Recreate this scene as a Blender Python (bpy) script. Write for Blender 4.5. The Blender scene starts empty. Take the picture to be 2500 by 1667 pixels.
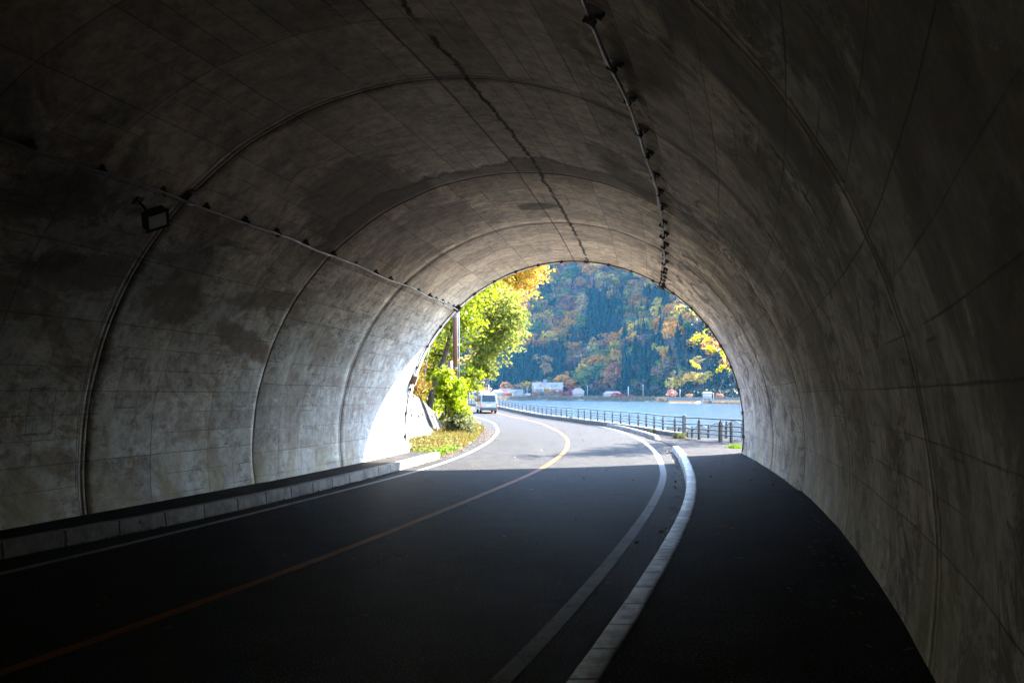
import bpy, math, random
import numpy as np
from mathutils import Vector, Matrix
R = math.radians
scene = bpy.context.scene
COL = scene.collection
rnd = random.Random(7)
nrng = np.random.default_rng(11)

# ------------------------------------------------------------------ objects
def tag(o, label=None, cat=None, group=None, kind=None):
    if label: o['label'] = label
    if cat: o['category'] = cat
    if group: o['group'] = group
    if kind: o['kind'] = kind
    return o

class MB:
    """collects shapes, then links them as ONE mesh object"""
    def __init__(s): s.v = []; s.f = []; s.uv = []
    def add(s, vs, fs):
        b = len(s.v); s.v += [tuple(p) for p in vs]
        s.f += [tuple(i + b for i in f) for f in fs]
    def box(s, c, size, rz=0, M=None, bev=0):
        x, y, z = (a / 2 for a in size)
        if bev:
            b = bev; vs = []
            for sz in (-1, 1):
                for (px, py) in ((-x+b, -y), (x-b, -y), (x, -y+b), (x, y-b), (x-b, y), (-x+b, y), (-x, y-b), (-x, -y+b)):
                    vs.append((px, py, sz * z))
            fs = [tuple(range(7, -1, -1)), tuple(range(8, 16))] + [(i, (i+1) % 8, 8+(i+1) % 8, 8+i) for i in range(8)]
        else:
            vs = [(-x,-y,-z),(x,-y,-z),(x,y,-z),(-x,y,-z),(-x,-y,z),(x,-y,z),(x,y,z),(-x,y,z)]
            fs = [(3,2,1,0),(4,5,6,7),(0,1,5,4),(1,2,6,5),(2,3,7,6),(3,0,4,7)]
        m = (M if M is not None else Matrix.Identity(4)) @ Matrix.Translation(c) @ Matrix.Rotation(rz, 4, 'Z')
        s.add([m @ Vector(p) for p in vs], fs)
    def tube(s, pts, rad, n=8, cap=True):
        pts = [Vector(p) for p in pts]; k = len(pts)
        rads = rad if isinstance(rad, (list, tuple)) else [rad] * k
        vs = []; up = None
        for i, p in enumerate(pts):
            t = (pts[min(i+1, k-1)] - pts[max(i-1, 0)])
            t = t.normalized() if t.length > 1e-9 else Vector((0, 0, 1))
            if up is None:
                up = Vector((0, 0, 1)) if abs(t.z) < .9 else Vector((1, 0, 0))
            a = t.cross(up).normalized(); b = a.cross(t).normalized(); up = b
            for j in range(n):
                w = 2 * math.pi * j / n
                vs.append(p + (a * math.cos(w) + b * math.sin(w)) * rads[i])
        fs = [(i*n+j, i*n+(j+1) % n, (i+1)*n+(j+1) % n, (i+1)*n+j) for i in range(k-1) for j in range(n)]
        if cap: fs += [tuple(range(n-1, -1, -1)), tuple(range((k-1)*n, k*n))]
        s.add(vs, fs)
    def build(s, name, mat, parent=None, smooth=False, loc=None):
        me = bpy.data.meshes.new(name)
        me.from_pydata(s.v, [], s.f)
        if mat is not None: me.materials.append(mat)
        if smooth: me.shade_smooth()
        me.update()
        return link(name, me, parent, loc)

def link(name, me, parent=None, loc=None):
    o = bpy.data.objects.new(name, me); COL.objects.link(o)
    if parent is not None: o.parent = parent
    if loc is not None: o.location = loc
    return o

def empty(name, loc=(0, 0, 0), rz=0):
    o = bpy.data.objects.new(name, None); COL.objects.link(o)
    o.location = loc; o.rotation_euler = (0, 0, rz); o.empty_display_size = .3
    return o

def np_mesh(name, V, F, mat, uv=None, col=None, smooth=False):
    """V (n,3), F (m,4 or 3) numpy -> mesh"""
    V = np.asarray(V, np.float32); F = np.asarray(F, np.int32); m, k = F.shape
    me = bpy.data.meshes.new(name)
    me.vertices.add(len(V)); me.vertices.foreach_set('co', V.ravel())
    me.loops.add(m * k); me.loops.foreach_set('vertex_index', F.ravel())
    me.polygons.add(m); me.polygons.foreach_set('loop_start', np.arange(0, m * k, k, dtype=np.int32))
    if uv is not None:
        l = me.uv_layers.new(name='UVMap'); l.data.foreach_set('uv', np.asarray(uv, np.float32)[F.ravel()].ravel())
    if col is not None:
        a = me.color_attributes.new('tint', 'FLOAT_COLOR', 'POINT'); a.data.foreach_set('color', np.asarray(col, np.float32).ravel())
    me.update(calc_edges=True); me.validate()
    if smooth: me.shade_smooth()
    if mat is not None: me.materials.append(mat)
    return me

def grid_faces(nu, nv):
    i, j = np.meshgrid(np.arange(nu - 1), np.arange(nv - 1), indexing='ij')
    a = (i * nv + j).ravel()
    return np.stack([a, a + nv, a + nv + 1, a + 1], 1)

# ------------------------------------------------------------------ shader graph helper
class G:
    def __init__(s, name):
        s.m = bpy.data.materials.new(name); s.m.use_nodes = True
        s.t = s.m.node_tree; s.t.nodes.clear()
        s.out = s.t.nodes.new('ShaderNodeOutputMaterial')
    def n(s, kind, **kw):
        n = s.t.nodes.new('ShaderNode' + kind)
        for k, v in kw.items(): setattr(n, k, v)
        return n
    def set(s, sock, v):
        if v is None: return
        if isinstance(v, bpy.types.NodeSocket): s.t.links.new(v, sock)
        elif isinstance(v, (tuple, list)):
            d = sock.default_value
            sock.default_value = tuple(v) + (1,) * (len(d) - len(v))
        else: sock.default_value = v
    def math(s, op, a, b=None, c=None, clamp=False):
        n = s.n('Math', operation=op, use_clamp=clamp)
        for i, v in enumerate((a, b, c)):
            if v is not None: s.set(n.inputs[i], v)
        return n.outputs[0]
    def add(s, a, b): return s.math('ADD', a, b)
    def sub(s, a, b): return s.math('SUBTRACT', a, b)
    def mul(s, a, b): return s.math('MULTIPLY', a, b)
    def mx(s, a, b): return s.math('MAXIMUM', a, b)
    def mn(s, a, b): return s.math('MINIMUM', a, b)
    def sstep(s, x, a, b, o0=0., o1=1.):
        n = s.n('MapRange', interpolation_type='SMOOTHSTEP')
        s.set(n.inputs[0], x); s.set(n.inputs[1], a); s.set(n.inputs[2], b); s.set(n.inputs[3], o0); s.set(n.inputs[4], o1)
        return n.outputs[0]
    def uv(s):
        n = s.n('UVMap'); sp = s.n('SeparateXYZ'); s.t.links.new(n.outputs[0], sp.inputs[0])
        return sp.outputs[0], sp.outputs[1]
    def obj(s): return s.n('TexCoord').outputs['Object']
    def geo(s): return s.n('NewGeometry').outputs['Position']
    def sep(s, v):
        sp = s.n('SeparateXYZ'); s.set(sp.inputs[0], v); return sp.outputs
    def vec(s, x, y, z=0.):
        n = s.n('CombineXYZ'); s.set(n.inputs[0], x); s.set(n.inputs[1], y); s.set(n.inputs[2], z); return n.outputs[0]
    def noise(s, v, scale, detail=4., rough=.55, dist=0.):
        n = s.n('TexNoise'); s.set(n.inputs['Vector'], v); s.set(n.inputs['Scale'], scale)
        s.set(n.inputs['Detail'], detail); s.set(n.inputs['Roughness'], rough); s.set(n.inputs['Distortion'], dist)
        return n.outputs[0]
    def add_v(s, a, b):
        n = s.n('VectorMath', operation='ADD'); s.set(n.inputs[0], a); s.set(n.inputs[1], b); return n.outputs[0]
    def noise_c(s, v, sc):
        n = s.n('TexNoise'); s.set(n.inputs['Vector'], v); n.inputs['Scale'].default_value = sc; return n.outputs[1]
    def white(s, v):
        n = s.n('TexWhiteNoise', noise_dimensions='3D'); s.set(n.inputs['Vector'], v); return n.outputs['Value']
    def mix(s, f, a, b, mode='MIX'):
        n = s.n('Mix', data_type='RGBA', blend_type=mode)
        s.set(n.inputs[0], f); s.set(n.inputs[6], a); s.set(n.inputs[7], b); return n.outputs[2]
    def scale(s, c, f):
        n = s.n('Mix', data_type='RGBA', blend_type='MULTIPLY'); n.inputs[0].default_value = 1
        s.set(n.inputs[6], c); n2 = s.n('CombineColor')
        for i in range(3): s.set(n2.inputs[i], f)
        s.t.links.new(n2.outputs[0], n.inputs[7]); return n.outputs[2]
    def bump(s, h, strength=.3, dist=.02):
        n = s.n('Bump'); s.set(n.inputs['Height'], h); n.inputs['Strength'].default_value = strength
        n.inputs['Distance'].default_value = dist; return n.outputs[0]
    def princ(s, col, rough=.7, metal=0., spec=.5, normal=None, **kw):
        p = s.n('BsdfPrincipled'); s.set(p.inputs['Base Color'], col); s.set(p.inputs['Roughness'], rough)
        s.set(p.inputs['Metallic'], metal); s.set(p.inputs['Specular IOR Level'], spec)
        if normal is not None: s.t.links.new(normal, p.inputs['Normal'])
        for k, v in kw.items(): s.set(p.inputs[k], v)
        s.t.links.new(p.outputs[0], s.out.inputs[0]); return s.m
    def line(s, x, period, half, off=0.):
        """1 on a line every `period`, else 0; half is the half width (value or socket)"""
        a = s.math('DIVIDE', s.sub(x, off), period)
        d = s.mul(s.math('ABSOLUTE', s.sub(s.math('FRACT', a), .5)), period)     # 0 at mid, period/2 at line
        d = s.sub(period / 2, d)
        return s.sstep(d, half, s.mul(half, .35))
    def band(s, x, lo, hi, soft):
        return s.mul(s.sstep(x, lo - soft, lo + soft), s.sstep(x, hi + soft, hi - soft))

def plain(name, col, rough=.6, metal=0., var=.15, sc=6., spec=.5, bump=0.):
    g = G(name); p = g.obj()
    nz = g.noise(p, sc, 5.); f = g.add(1 - var, g.mul(nz, 2 * var))
    return g.princ(g.scale(col, f), g.add(rough - .08, g.mul(g.noise(p, sc * 2.3, 3.), .16)), metal, spec,
                   g.bump(g.noise(p, sc * 6, 4.), bump, .01) if bump else None)

# ------------------------------------------------------------------ where things run (metres; camera stands over 0,0 looking along +Y)
def spline(pts, sig=2.0):
    p = np.array(sorted(pts), float); Y = np.arange(p[0, 0], p[-1, 0] + .01, .25)
    X = np.interp(Y, p[:, 0], p[:, 1])
    k = np.arange(-24, 25) * .25; w = np.exp(-k * k / (2 * sig * sig)); w /= w.sum()
    lo = 2 * X[0] - X[24:0:-1]; hi = 2 * X[-1] - X[-2:-26:-1]
    Xs = np.convolve(np.concatenate([lo, X, hi]), w, 'valid')
    return lambda y: np.interp(y, Y, Xs)
cX = spline([(-90,-54),(-60,-36),(-40,-24.5),(-20,-13.6),(0,-5.55),(6.7,-3.48),(10.1,-2.55),(12.2,-2.02),(15.9,-1.2),(19.9,-.33),(25,.74),(33,1.8),
             (41.6,2.36),(50.3,2.4),(64,1.95),(77,.8),(92,-1.3),(106,-4.4),(130,-10.4),(170,-21)])
rX = spline([(-90,-49.8),(-60,-32),(-40,-20.7),(-20,-10.2),(0,-2.0),(6.55,-.05),(8.63,.487),(11.1,1.08),(15.9,2.17),(19.5,2.9),(23.8,3.66),(31.8,4.64),(38,5.15),
             (42.2,5.4),(50.9,5.58),(60.8,5.15),(68,4.35),(78,2.85),(91,1.1),(106,-1.9),(130,-7.6),(170,-18)])
lX = spline([(-90,-58),(-60,-40),(-40,-28),(-20,-17),(0,-8.5),(6.5,-6.5),(10.5,-5.4),(13,-4.77),(17.5,-3.77),(23.6,-2.5),(26,-2.07),(31.4,-1.42),(40,-.87),
             (51.5,-.68),(66,-1.2),(78,-2.4),(85.5,-3.5),(92,-4.6),(106,-7.7),(130,-13.5),(170,-24.5)])
kX = spline([(-90,-48.9),(-60,-31.1),(-40,-19.8),(-20,-9.3),(0,-1.35),(5.86,.33),(9.2,1.19),(11.9,1.85),(15.3,2.65),(18.7,3.29),(21.3,3.75),(28.9,4.85),(33,5.32),
             (36,5.62),(41.2,5.9),(46.4,5.98),(52.6,5.85),(58.4,5.5),(64,5.0),(70,4.3),(78,3.25),(91,1.6),(107,-1.6),(130,-7.0),(170,-17.4)])
fX = spline([(36,9.2),(38.4,8.45),(41,7.7),(43.3,6.98),(51.3,6.55),(55,6.08),(66.5,4.58),(86,1.75),(105,-1.32),(130,-6.6),(170,-17)], 1.2)
def zR(y): t = np.clip((np.asarray(y, float) - 78) / 40, 0, 1); return .5 * t * t * (3 - 2 * t)
# tunnel axis and section
tX = spline([(-90,-53.3),(-60,-35.4),(-40,-23.9),(-20,-13.0),(0,-4.75),(7.2,-2.42),(12.95,-1.02),(18.4,.15),(23.9,1.08),(29.4,1.86),(40,3.1)], 1.5)
def tHead(y): return np.radians(np.interp(y, [-90,-20,7,12.95,18.4,29.4], [31,24,14.5,12,8,2.]))
def tRad(y): return np.interp(y, [-90, 12.95, 18.4, 18.5, 29.4], [5.2, 5.2, 5.13, 5.07, 4.93])
TZ = .85
def ring(y, th, dr=0.):
    """point on the lining: th from the crown, + to the right"""
    r = tRad(y) + dr; h = tHead(y); u = np.sin(th) * r
    return np.stack(np.broadcast_arrays(tX(y) + u * np.cos(h), y - u * np.sin(h), TZ + np.cos(th) * r), -1)

SUN = Vector((.557, .514, .652)).normalized()

# ------------------------------------------------------------------ materials
def concrete_lining(name, ps, pv, off, seed, dark, stain_end, lum=1., joints=(), stains=(), comb=None, rects=()):
    g = G(name); u, v = g.uv()
    uvv = g.vec(u, v, seed)
    w = g.mul(g.sub(g.noise(uvv, 1.6, 3.), .5), .018)
    uw, vw = g.add(u, w), g.add(v, w)
    av = g.math('ABSOLUTE', v)
    # form boards: tone of each board, joints between them
    bid = g.vec(g.math('FLOOR', g.math('DIVIDE', g.sub(u, off), ps)), g.math('FLOOR', g.math('DIVIDE', v, pv)), seed)
    tone = g.add(.88, g.mul(g.white(bid), .2))
    pan = g.white(g.vec(g.math('FLOOR', g.math('DIVIDE', g.sub(u, off), ps)), g.math('FLOOR', g.math('DIVIDE', v, pv * 3)), seed + 3))
    tone = g.mul(tone, g.add(.80, g.mul(pan, .34)))
    wl = g.mul(g.noise(uvv, .9, 4.), .014)
    jl = g.mul(g.line(vw, pv, wl, 0.), g.sstep(g.noise(g.vec(u, g.mul(v, 2.), seed + 5), .55, 3.), .40, .60))
    jl2 = g.mul(g.line(vw, pv * 3, g.add(wl, .002), 0.), .85)
    js = g.mul(g.line(uw, ps, g.add(wl, .004), off), g.sstep(g.noise(g.vec(u, v, seed + 8), .5, 3.), .3, .5))
    jh = g.mul(g.line(uw, ps / 2, wl, off), g.sstep(g.noise(g.vec(u, v, seed + 9), .42, 2.), .5, .62))
    joint = g.math('MAXIMUM', g.mx(jl, jl2), g.mx(js, jh), clamp=True)
    # dirt: broad clouds, runs down the walls, fine mottling
    cloud = g.sstep(g.noise(g.vec(u, v, seed + 1), .42, 10., .70, .9), .47, .62)
    runs = g.mul(g.sstep(g.noise(g.vec(g.mul(u, .8), g.mul(v, .7), seed + 2), 1.0, 9., .68, 1.3), .49, .63), g.sstep(g.noise(g.vec(u, v, seed + 40), .33, 3., .5), .36, .58))
    flow = g.sstep(g.noise(g.vec(g.mul(u, .5), g.mul(v, 1.3), seed + 6), .8, 9., .66, 1.6), .49, .60)
    side = g.sstep(av, 2.6, 4.8)
    right = g.sstep(v, 1.0, 3.5)
    dirt = g.mx(g.mul(cloud, .8), g.mul(runs, g.mul(g.add(.35, g.mul(right, .65)), g.add(.4, g.mul(side, .6)))))
    left = g.sstep(v, -3.4, -4.6)
    dirt = g.mul(g.mx(dirt, g.mul(g.mul(flow, left), .85)), g.add(.45, g.mul(g.sstep(av, 1.6, 3.6), .55)))
    mott = g.noise(g.vec(u, v, seed), 5.5, 8., .7)
    fine = g.noise(g.vec(u, v, seed), 38., 4., .7)
    blot = g.mul(g.sstep(g.noise(g.vec(g.mul(u, .8), v, seed + 50), 2.1, 12., .76, .5), .52, .66), g.sstep(g.noise(g.vec(u, v, seed + 51), .5, 3.), .40, .62))
    rb = g.mul(g.sstep(g.noise(g.vec(g.mul(u, .62), g.mul(v, 1.05), seed + 60), 1.7, 12., .78, .9), .495, .555), g.sstep(g.noise(g.vec(u, v, seed + 61), .42, 4.), .36, .54))
    rb = g.mul(rb, g.sstep(v, 1.4, 3.0)); pale = g.mul(g.sstep(g.noise(g.vec(g.mul(u, .6), g.mul(v, 1.1), seed + 70), 2.4, 12., .78, .6), .575, .615), side)
    # pitted honeycomb band on the right haunch
    pit = g.mul(g.sstep(g.noise(g.vec(g.mul(u, 1.4), g.mul(v, 1.0), seed), 5.2, 9., .75), .53, .57), g.mul(
        g.band(g.add(u, g.mul(g.sub(g.noise(uvv, .9, 4.), .5), .9)), (comb or 9.3) - .26, (comb or 9.3) + .22, .12), g.band(v, 3.2, 6.3, .5)))
    lpit = g.mul(g.sstep(g.noise(g.vec(u, g.mul(v, 1.7), seed + 4), 3.4, 12., .78, .7), .53, .575), g.mul(left, g.sstep(g.noise(g.vec(u, v, seed + 14), .6), .40, .55)))
    # crack sealed along the crown
    jag = g.mul(g.sub(g.noise(uvv, 3.2, 7., .75), .5), .26)
    crack = g.mul(g.sstep(g.math('ABSOLUTE', g.add(g.sub(v, .42), jag)), .045, .02), g.sstep(g.noise(g.vec(u, 0., seed), .6, 2.), .36, .42))
    crack2 = g.mul(g.sstep(g.math('ABSOLUTE', g.add(g.sub(v, .02), g.mul(jag, .15))), .016, .006), .8)
    # damp stains against the joint at the exit side of the section
    bend = g.mul(g.sub(g.noise(g.vec(g.mul(u, .3), v, seed + 21), .8, 6., .6), .5), 2.6)
    dd = g.add(g.sub(stain_end, u), bend)
    damp = g.mul(g.sstep(dd, .95, .75), g.sstep(g.math('ABSOLUTE', g.sub(v, -.3)), 4.6, 3.4))
    edge = g.mul(g.band(dd, .72, .95, .12), .6)
    wallc = g.mix(g.sstep(v, -1., 1.), (.43, .46, .495), (.46, .41, .365))  # left wall bluish: skylight tint put into its colour
    base = g.mix(g.sstep(g.add(av, g.mul(g.sub(g.noise(uvv, .5, 3.), .5), 3.)), 3.4, 5.6), (.84 * lum, .715 * lum, .585 * lum), wallc)  # crown paler and warmer than the walls: ground-bounced light painted into the colour
    c = g.scale(base, g.mul(tone, g.add(.62, g.mul(g.sstep(mott, .25, .75), .72))))
    c = g.mix(g.mul(dirt, dark), c, g.scale((.20, .16, .13), g.add(.7, g.mul(mott, .6))))
    c = g.mix(g.mul(blot, g.add(.36, g.mul(side, .44))), c, g.scale((.16, .125, .10), g.add(.6, g.mul(mott, .8))))
    c = g.mix(g.mul(rb, .78), c, g.scale((.115, .09, .074), g.add(.5, g.mul(mott, 1.0))))
    c = g.mix(g.mul(pale, .5), c, (.70, .67, .63))
    c = g.mix(g.mul(damp, .62), c, (.13, .10, .085)); c = g.mix(g.mul(edge, g.mul(damp, 1.)), c, (.07, .052, .045))
    c = g.mix(g.mul(g.mx(pit, g.mul(lpit, .62)), .85), c, (.07, .058, .05))
    c = g.mix(g.mul(joint, .74), c, (.065, .055, .048))
    c = g.mix(g.mul(g.mx(crack, crack2), .9), c, (.035, .03, .03))
    for gy, gw, gk in joints:
        jd = g.math('ABSOLUTE', g.sub(g.math('ABSOLUTE', g.sub(u, gy)), gw / 2)); wj = g.add(.007 * gk, g.mul(g.sstep(g.noise(uvv, 2.6, 6., .7), .45, .7), .018 * gk))
        c = g.mix(g.mul(g.sstep(jd, g.add(wj, .012), g.mul(wj, .6)), .88), c, (.045, .036, .031))
        if gw > .1: c = g.mix(g.mul(g.sstep(g.math('ABSOLUTE', g.sub(u, gy)), gw / 2 + .03, gw / 2), .35), c, (.16, .125, .10))
    for (qu, qv, qw, qh) in rects:
        e_ = g.mx(g.sub(g.math('ABSOLUTE', g.sub(uw, qu)), qw / 2), g.sub(g.math('ABSOLUTE', g.sub(vw, qv)), qh / 2))
        c = g.mix(g.mul(g.sstep(e_, .01, -.01), .22), c, g.scale(c, .62)); c = g.mix(g.mul(g.sstep(g.math('ABSOLUTE', e_), .015, .006), .55), c, (.07, .058, .05))
    for (su, sv, ru, rv, sl, st) in stains:
        a_ = g.math('DIVIDE', g.sub(u, su), ru); b_ = g.math('DIVIDE', g.sub(g.sub(v, sv), g.mul(g.sub(u, su), sl)), rv)
        dq = g.add(g.math('SQRT', g.add(g.mul(a_, a_), g.mul(b_, b_))), g.mul(g.sub(g.noise(g.vec(u, v, seed + su), 1.15, 9., .66, .9), .5), 2.4))
        c = g.mix(g.mul(g.sstep(dq, 1.05, .72), st), c, g.scale((.125, .096, .078), g.add(.6, g.mul(mott, .8))))
        c = g.mix(g.mul(g.band(dq, .86, 1.02, .1), st * .45), c, (.06, .045, .038))
    # light lime runs, green film near the floor
    lime = g.mul(g.sstep(g.noise(g.vec(g.mul(u, 5.), g.mul(v, .6), seed + 17), 1.1, 6., .6), .68, .76), side)
    c = g.mix(g.mul(lime, .45), c, (.52, .51, .5))
    low = g.mul(g.sstep(av, 7.4, 8.6), g.sstep(g.noise(g.vec(u, g.mul(v, .6), seed + 18), .8, 6.), .36, .62))
    c = g.mix(g.mul(low, .55), c, g.mix(g.noise(uvv, 1.3), (.30, .27, .10), (.36, .31, .2)))
    c = g.scale(c, g.add(.86, g.mul(fine, .28)))
    h = g.sub(g.add(g.mul(mott, .5), g.mul(fine, .35)), g.add(g.mul(joint, 1.1), g.add(g.mul(pit, 1.2), g.mul(crack, 1.2))))
    return g.princ(c, .86, 0., .25, g.bump(h, .55, .02))

def asphalt(name, base, spec=.5, seed=0., tracks=()):
    g = G(name); p = g.geo(); u, v = g.uv()
    big = g.noise(p, .22, 5., .6); mid = g.noise(p, 1.7, 6., .65); agg = g.sstep(g.noise(p, 46., 2., .7), .34, .68); agg2 = g.noise(p, 105., 2.)
    f = g.mul(g.add(.72, g.mul(big, .56)), g.mul(g.add(.76, g.mul(mid, .48)), g.add(.48, g.mul(agg, 1.05))))
    c = g.scale(base, f)
    chip = g.sstep(agg2, .60, .68); c = g.mix(g.mul(chip, .8), c, tuple(min(1, b * 4.5) for b in base))
    chip2 = g.sstep(g.noise(p, 62., .5), .60, .66); c = g.mix(g.mul(chip2, g.add(.35, g.mul(g.sstep(mid, .40, .62), .65))), c, tuple(min(1, b * 8.5) for b in base))
    rough = g.add(.60, g.mul(agg, .24))
    for tv in tracks:
        d = g.math('ABSOLUTE', g.sub(g.add(v, g.mul(g.sub(g.noise(g.vec(u, 0., tv), .12, 2.), .5), .5)), tv))
        k = g.mul(g.sstep(d, .42, .05), g.add(.5, mid)); c = g.mix(g.mul(k, .22), c, tuple(b * 1.8 for b in base))
    n = g.n('TexVoronoi', feature='DISTANCE_TO_EDGE'); g.set(n.inputs['Vector'], g.add_v(p, g.noise_c(p, 1.1))); n.inputs['Scale'].default_value = .33
    cr = g.mul(g.sstep(n.outputs['Distance'], .010, .003), g.sstep(g.noise(p, .16, 2.), .50, .56)); c = g.mix(g.mul(cr, .75), c, tuple(b * .25 for b in base))
    h = g.add(g.mul(agg, .7), g.sub(g.mul(agg2, .5), cr))
    return g.princ(c, rough, 0., spec, g.bump(h, .7, .012))

def paint(name, col, under, wear):
    g = G(name); p = g.geo()
    agg = g.noise(p, 42., 3., .75); worn = g.noise(p, 2.4, 6., .7)
    k = g.mul(g.sstep(g.add(g.mul(agg, .55), g.mul(worn, .6)), wear + .12, wear - .10), 1.)
    c = g.mix(k, under, g.scale(col, g.add(.8, g.mul(g.noise(p, 6., 5.), .4))))
    return g.princ(c, .7, 0., .05, g.bump(agg, .3, .008))

def kerb_mat(name, base, step, stain=.6, rough=.75, spec=.35, edge=None):
    g = G(name); u, v = g.uv(); p = g.geo()
    jl = g.line(g.add(u, g.mul(g.sub(g.noise(p, 7., 4.), .5), .05)), step, g.add(.015, g.mul(g.noise(p, 11., 3.), .022)))
    n1 = g.noise(p, 3.4, 9., .72); n2 = g.noise(p, 16., 7., .75); n3 = g.noise(p, 1.1, 5., .6)
    tone = g.add(.70, g.mul(g.white(g.vec(g.math('FLOOR', g.math('DIVIDE', u, step)), 1., 2.)), .5))
    c = g.scale(base, g.mul(tone, g.add(.45, g.mul(n2, 1.1))))
    c = g.mix(g.mul(g.sstep(g.add(g.mul(n1, .75), g.mul(n3, .3)), .46, .60), stain), c, tuple(b * .22 for b in base))
    chips = g.sstep(g.noise(p, 6.5, 7., .75), .62, .66)
    c = g.mix(g.mul(chips, .75), c, tuple(b * .16 for b in base))
    if edge is not None:
        e = g.sstep(g.add(v, g.mul(g.sub(n1, .5), .16)), edge + .035, edge - .015); c = g.mix(g.mul(e, .92), c, (.012, .0115, .012))
    c = g.mix(jl, c, (.008, .0075, .007))
    return g.princ(c, g.add(rough - .12, g.mul(n1, .3)), 0., spec, g.bump(g.sub(g.mul(n2, .9), g.add(g.mul(jl, 1.5), chips)), .9, .02))

def leaf_mat(name, c1, c2, sc=1.2, trans=.45, obj_tint=False, attr=False, rough=.55):
    g = G(name); p = g.geo()
    nz = g.noise(p, sc, 3.); isl = g.n('NewGeometry').outputs['Random Per Island']
    f = g.math('ADD', g.mul(g.sstep(nz, .3, .7), .55), g.mul(isl, .45))
    if obj_tint or attr:
        base = g.n('ObjectInfo').outputs['Color'] if obj_tint else g.n('Attribute', attribute_name='tint').outputs['Color']
        c = g.scale(base, g.add(.5, g.mul(f, 1.0)))
        c = g.mix(.06, c, g.mix(isl, c1, c2))
    else:
        c = g.mix(f, c1, c2)
    d = g.n('BsdfPrincipled'); g.set(d.inputs['Base Color'], c); d.inputs['Roughness'].default_value = rough
    d.inputs['Specular IOR Level'].default_value = .08
    t = g.n('BsdfTranslucent'); g.set(t.inputs[0], c)
    m = g.n('MixShader'); m.inputs[0].default_value = trans
    g.t.links.new(d.outputs[0], m.inputs[1]); g.t.links.new(t.outputs[0], m.inputs[2]); g.t.links.new(m.outputs[0], g.out.inputs[0])
    return g.m

def bark_mat(name, col):
    g = G(name); p = g.obj(); x = g.sep(p)
    n1 = g.noise(g.vec(g.mul(x[0], 9.), g.mul(x[1], 9.), g.mul(x[2], 1.6)), 1.5, 7., .7)
    return g.princ(g.scale(col, g.add(.55, g.mul(n1, .9))), .85, 0., .2, g.bump(n1, .7, .03))

M = {}
M['asphalt'] = asphalt('asphalt', (.0112, .0108, .0106), .025, 0., (1.75, 3.2, 4.95, 6.4))
M['walk'] = asphalt('walk_asphalt', (.0105, .0096, .0098), .02)
M['orange_paint'] = paint('orange_paint', (.18, .055, .0058), (.022, .018, .016), .66)
M['white_paint'] = paint('white_paint', (.22, .22, .223), (.022, .022, .023), .66)
M['kerb'] = kerb_mat('kerb_stone', (.14, .132, .122), 1.0, .5)
M['kerb_white'] = kerb_mat('kerb_worn_white', (.36, .365, .37), .74, .75, .46, .5, .235)
M['low_wall'] = kerb_mat('low_wall_concrete', (.028, .024, .021), 4.0, .6)
M['pipe'] = plain('pipe_grey', (.22, .215, .21), .45, .2, .5)
M['black'] = plain('black_rubber', (.018, .018, .018), .6)
M['dark_metal'] = plain('dark_metal', (.035, .033, .032), .5, .4)
M['rail'] = plain('rail_brown', (.0055, .0045, .005), .45, .2)
M['box_brown'] = plain('box_brown', (0.0990, 0.0675, 0.0450), .6)
M['pole_brown'] = plain('pole_brown', (.085, .027, .013), .55, .0, .3, 3.)
M['pole_grey'] = plain('pole_grey', (0.1800, 0.1840, 0.1880), .6)
M['galv'] = plain('galvanised', (0.1520, 0.1680, 0.1840), .45, .5)
M['white_gloss'] = plain('van_white', (0.1320, 0.1458, 0.1540), .25, 0., .04)
M['glass'] = plain('dark_glass', (.010, .014, .018), .12, 0., .05, 6., .25)
M['tyre'] = plain('tyre', (.01, .01, .01), .8)
M['bumper'] = plain('bumper_grey', (.016, .018, .02), .55)
M['red_lamp'] = plain('red_lamp', (.42, .02, .015), .2)
M['steel'] = plain('steel', (.5, .5, .5), .35, .8)
M['house_white'] = plain('house_white', (.085, .086, .088), .8, 0., .08, .4)
M['house_cream'] = plain('house_cream', (.10, .092, .080), .8, 0., .08, .4)
M['house_grey'] = plain('house_grey', (0.1000, 0.0985, 0.0960), .8, 0., .1, .4)
M['roof_pale'] = plain('roof_pale', (.075, .060, .056), .6, 0., .1, .5)
M['roof_pink'] = plain('roof_pink', (.105, .050, .041), .6, 0., .1, .5)
M['roof_blue'] = plain('roof_slate', (0.0425, 0.0500, 0.0625), .6, 0., .1, .5)
M['win'] = plain('window_glass', (.05, .06, .08), .15, 0., .1, 1., .8)
M['conc'] = plain('concrete', (0.0850, 0.0825, 0.0775), .85, 0., .3, 1.2, .3, .3)
M['conc_dark'] = plain('concrete_dark', (0.0375, 0.0350, 0.0310), .85, 0., .3, 1.2, .3, .3)
M['green_post'] = plain('green_post', (0.0400, 0.1680, 0.0240), .5)
M['bark'] = bark_mat('bark', (.045, .03, .02))
M['bark_grey'] = bark_mat('bark_grey', (.055, .048, .04))
M['leaf_lime'] = leaf_mat('leaf_lime', (0.0780, 0.1131, 0.0031), (0.1716, 0.1833, 0.0047), .7, .5)
M['leaf_pale'] = leaf_mat('leaf_pale', (0.0936, 0.1209, 0.0125), (0.1677, 0.1677, 0.0273), .7, .5)
M['leaf_orange'] = leaf_mat('leaf_orange', (0.2652, 0.1287, 0.0094), (0.3588, 0.2106, 0.0218), .7, .5)
M['leaf_yellow'] = leaf_mat('leaf_yellow', (0.2028, 0.1794, 0.0094), (0.2808, 0.2496, 0.0234), .9, .5)
M['leaf_bush'] = leaf_mat('leaf_bush', (0.0975, 0.1560, 0.0023), (0.2028, 0.2340, 0.0031), 1.5, .45)
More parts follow.
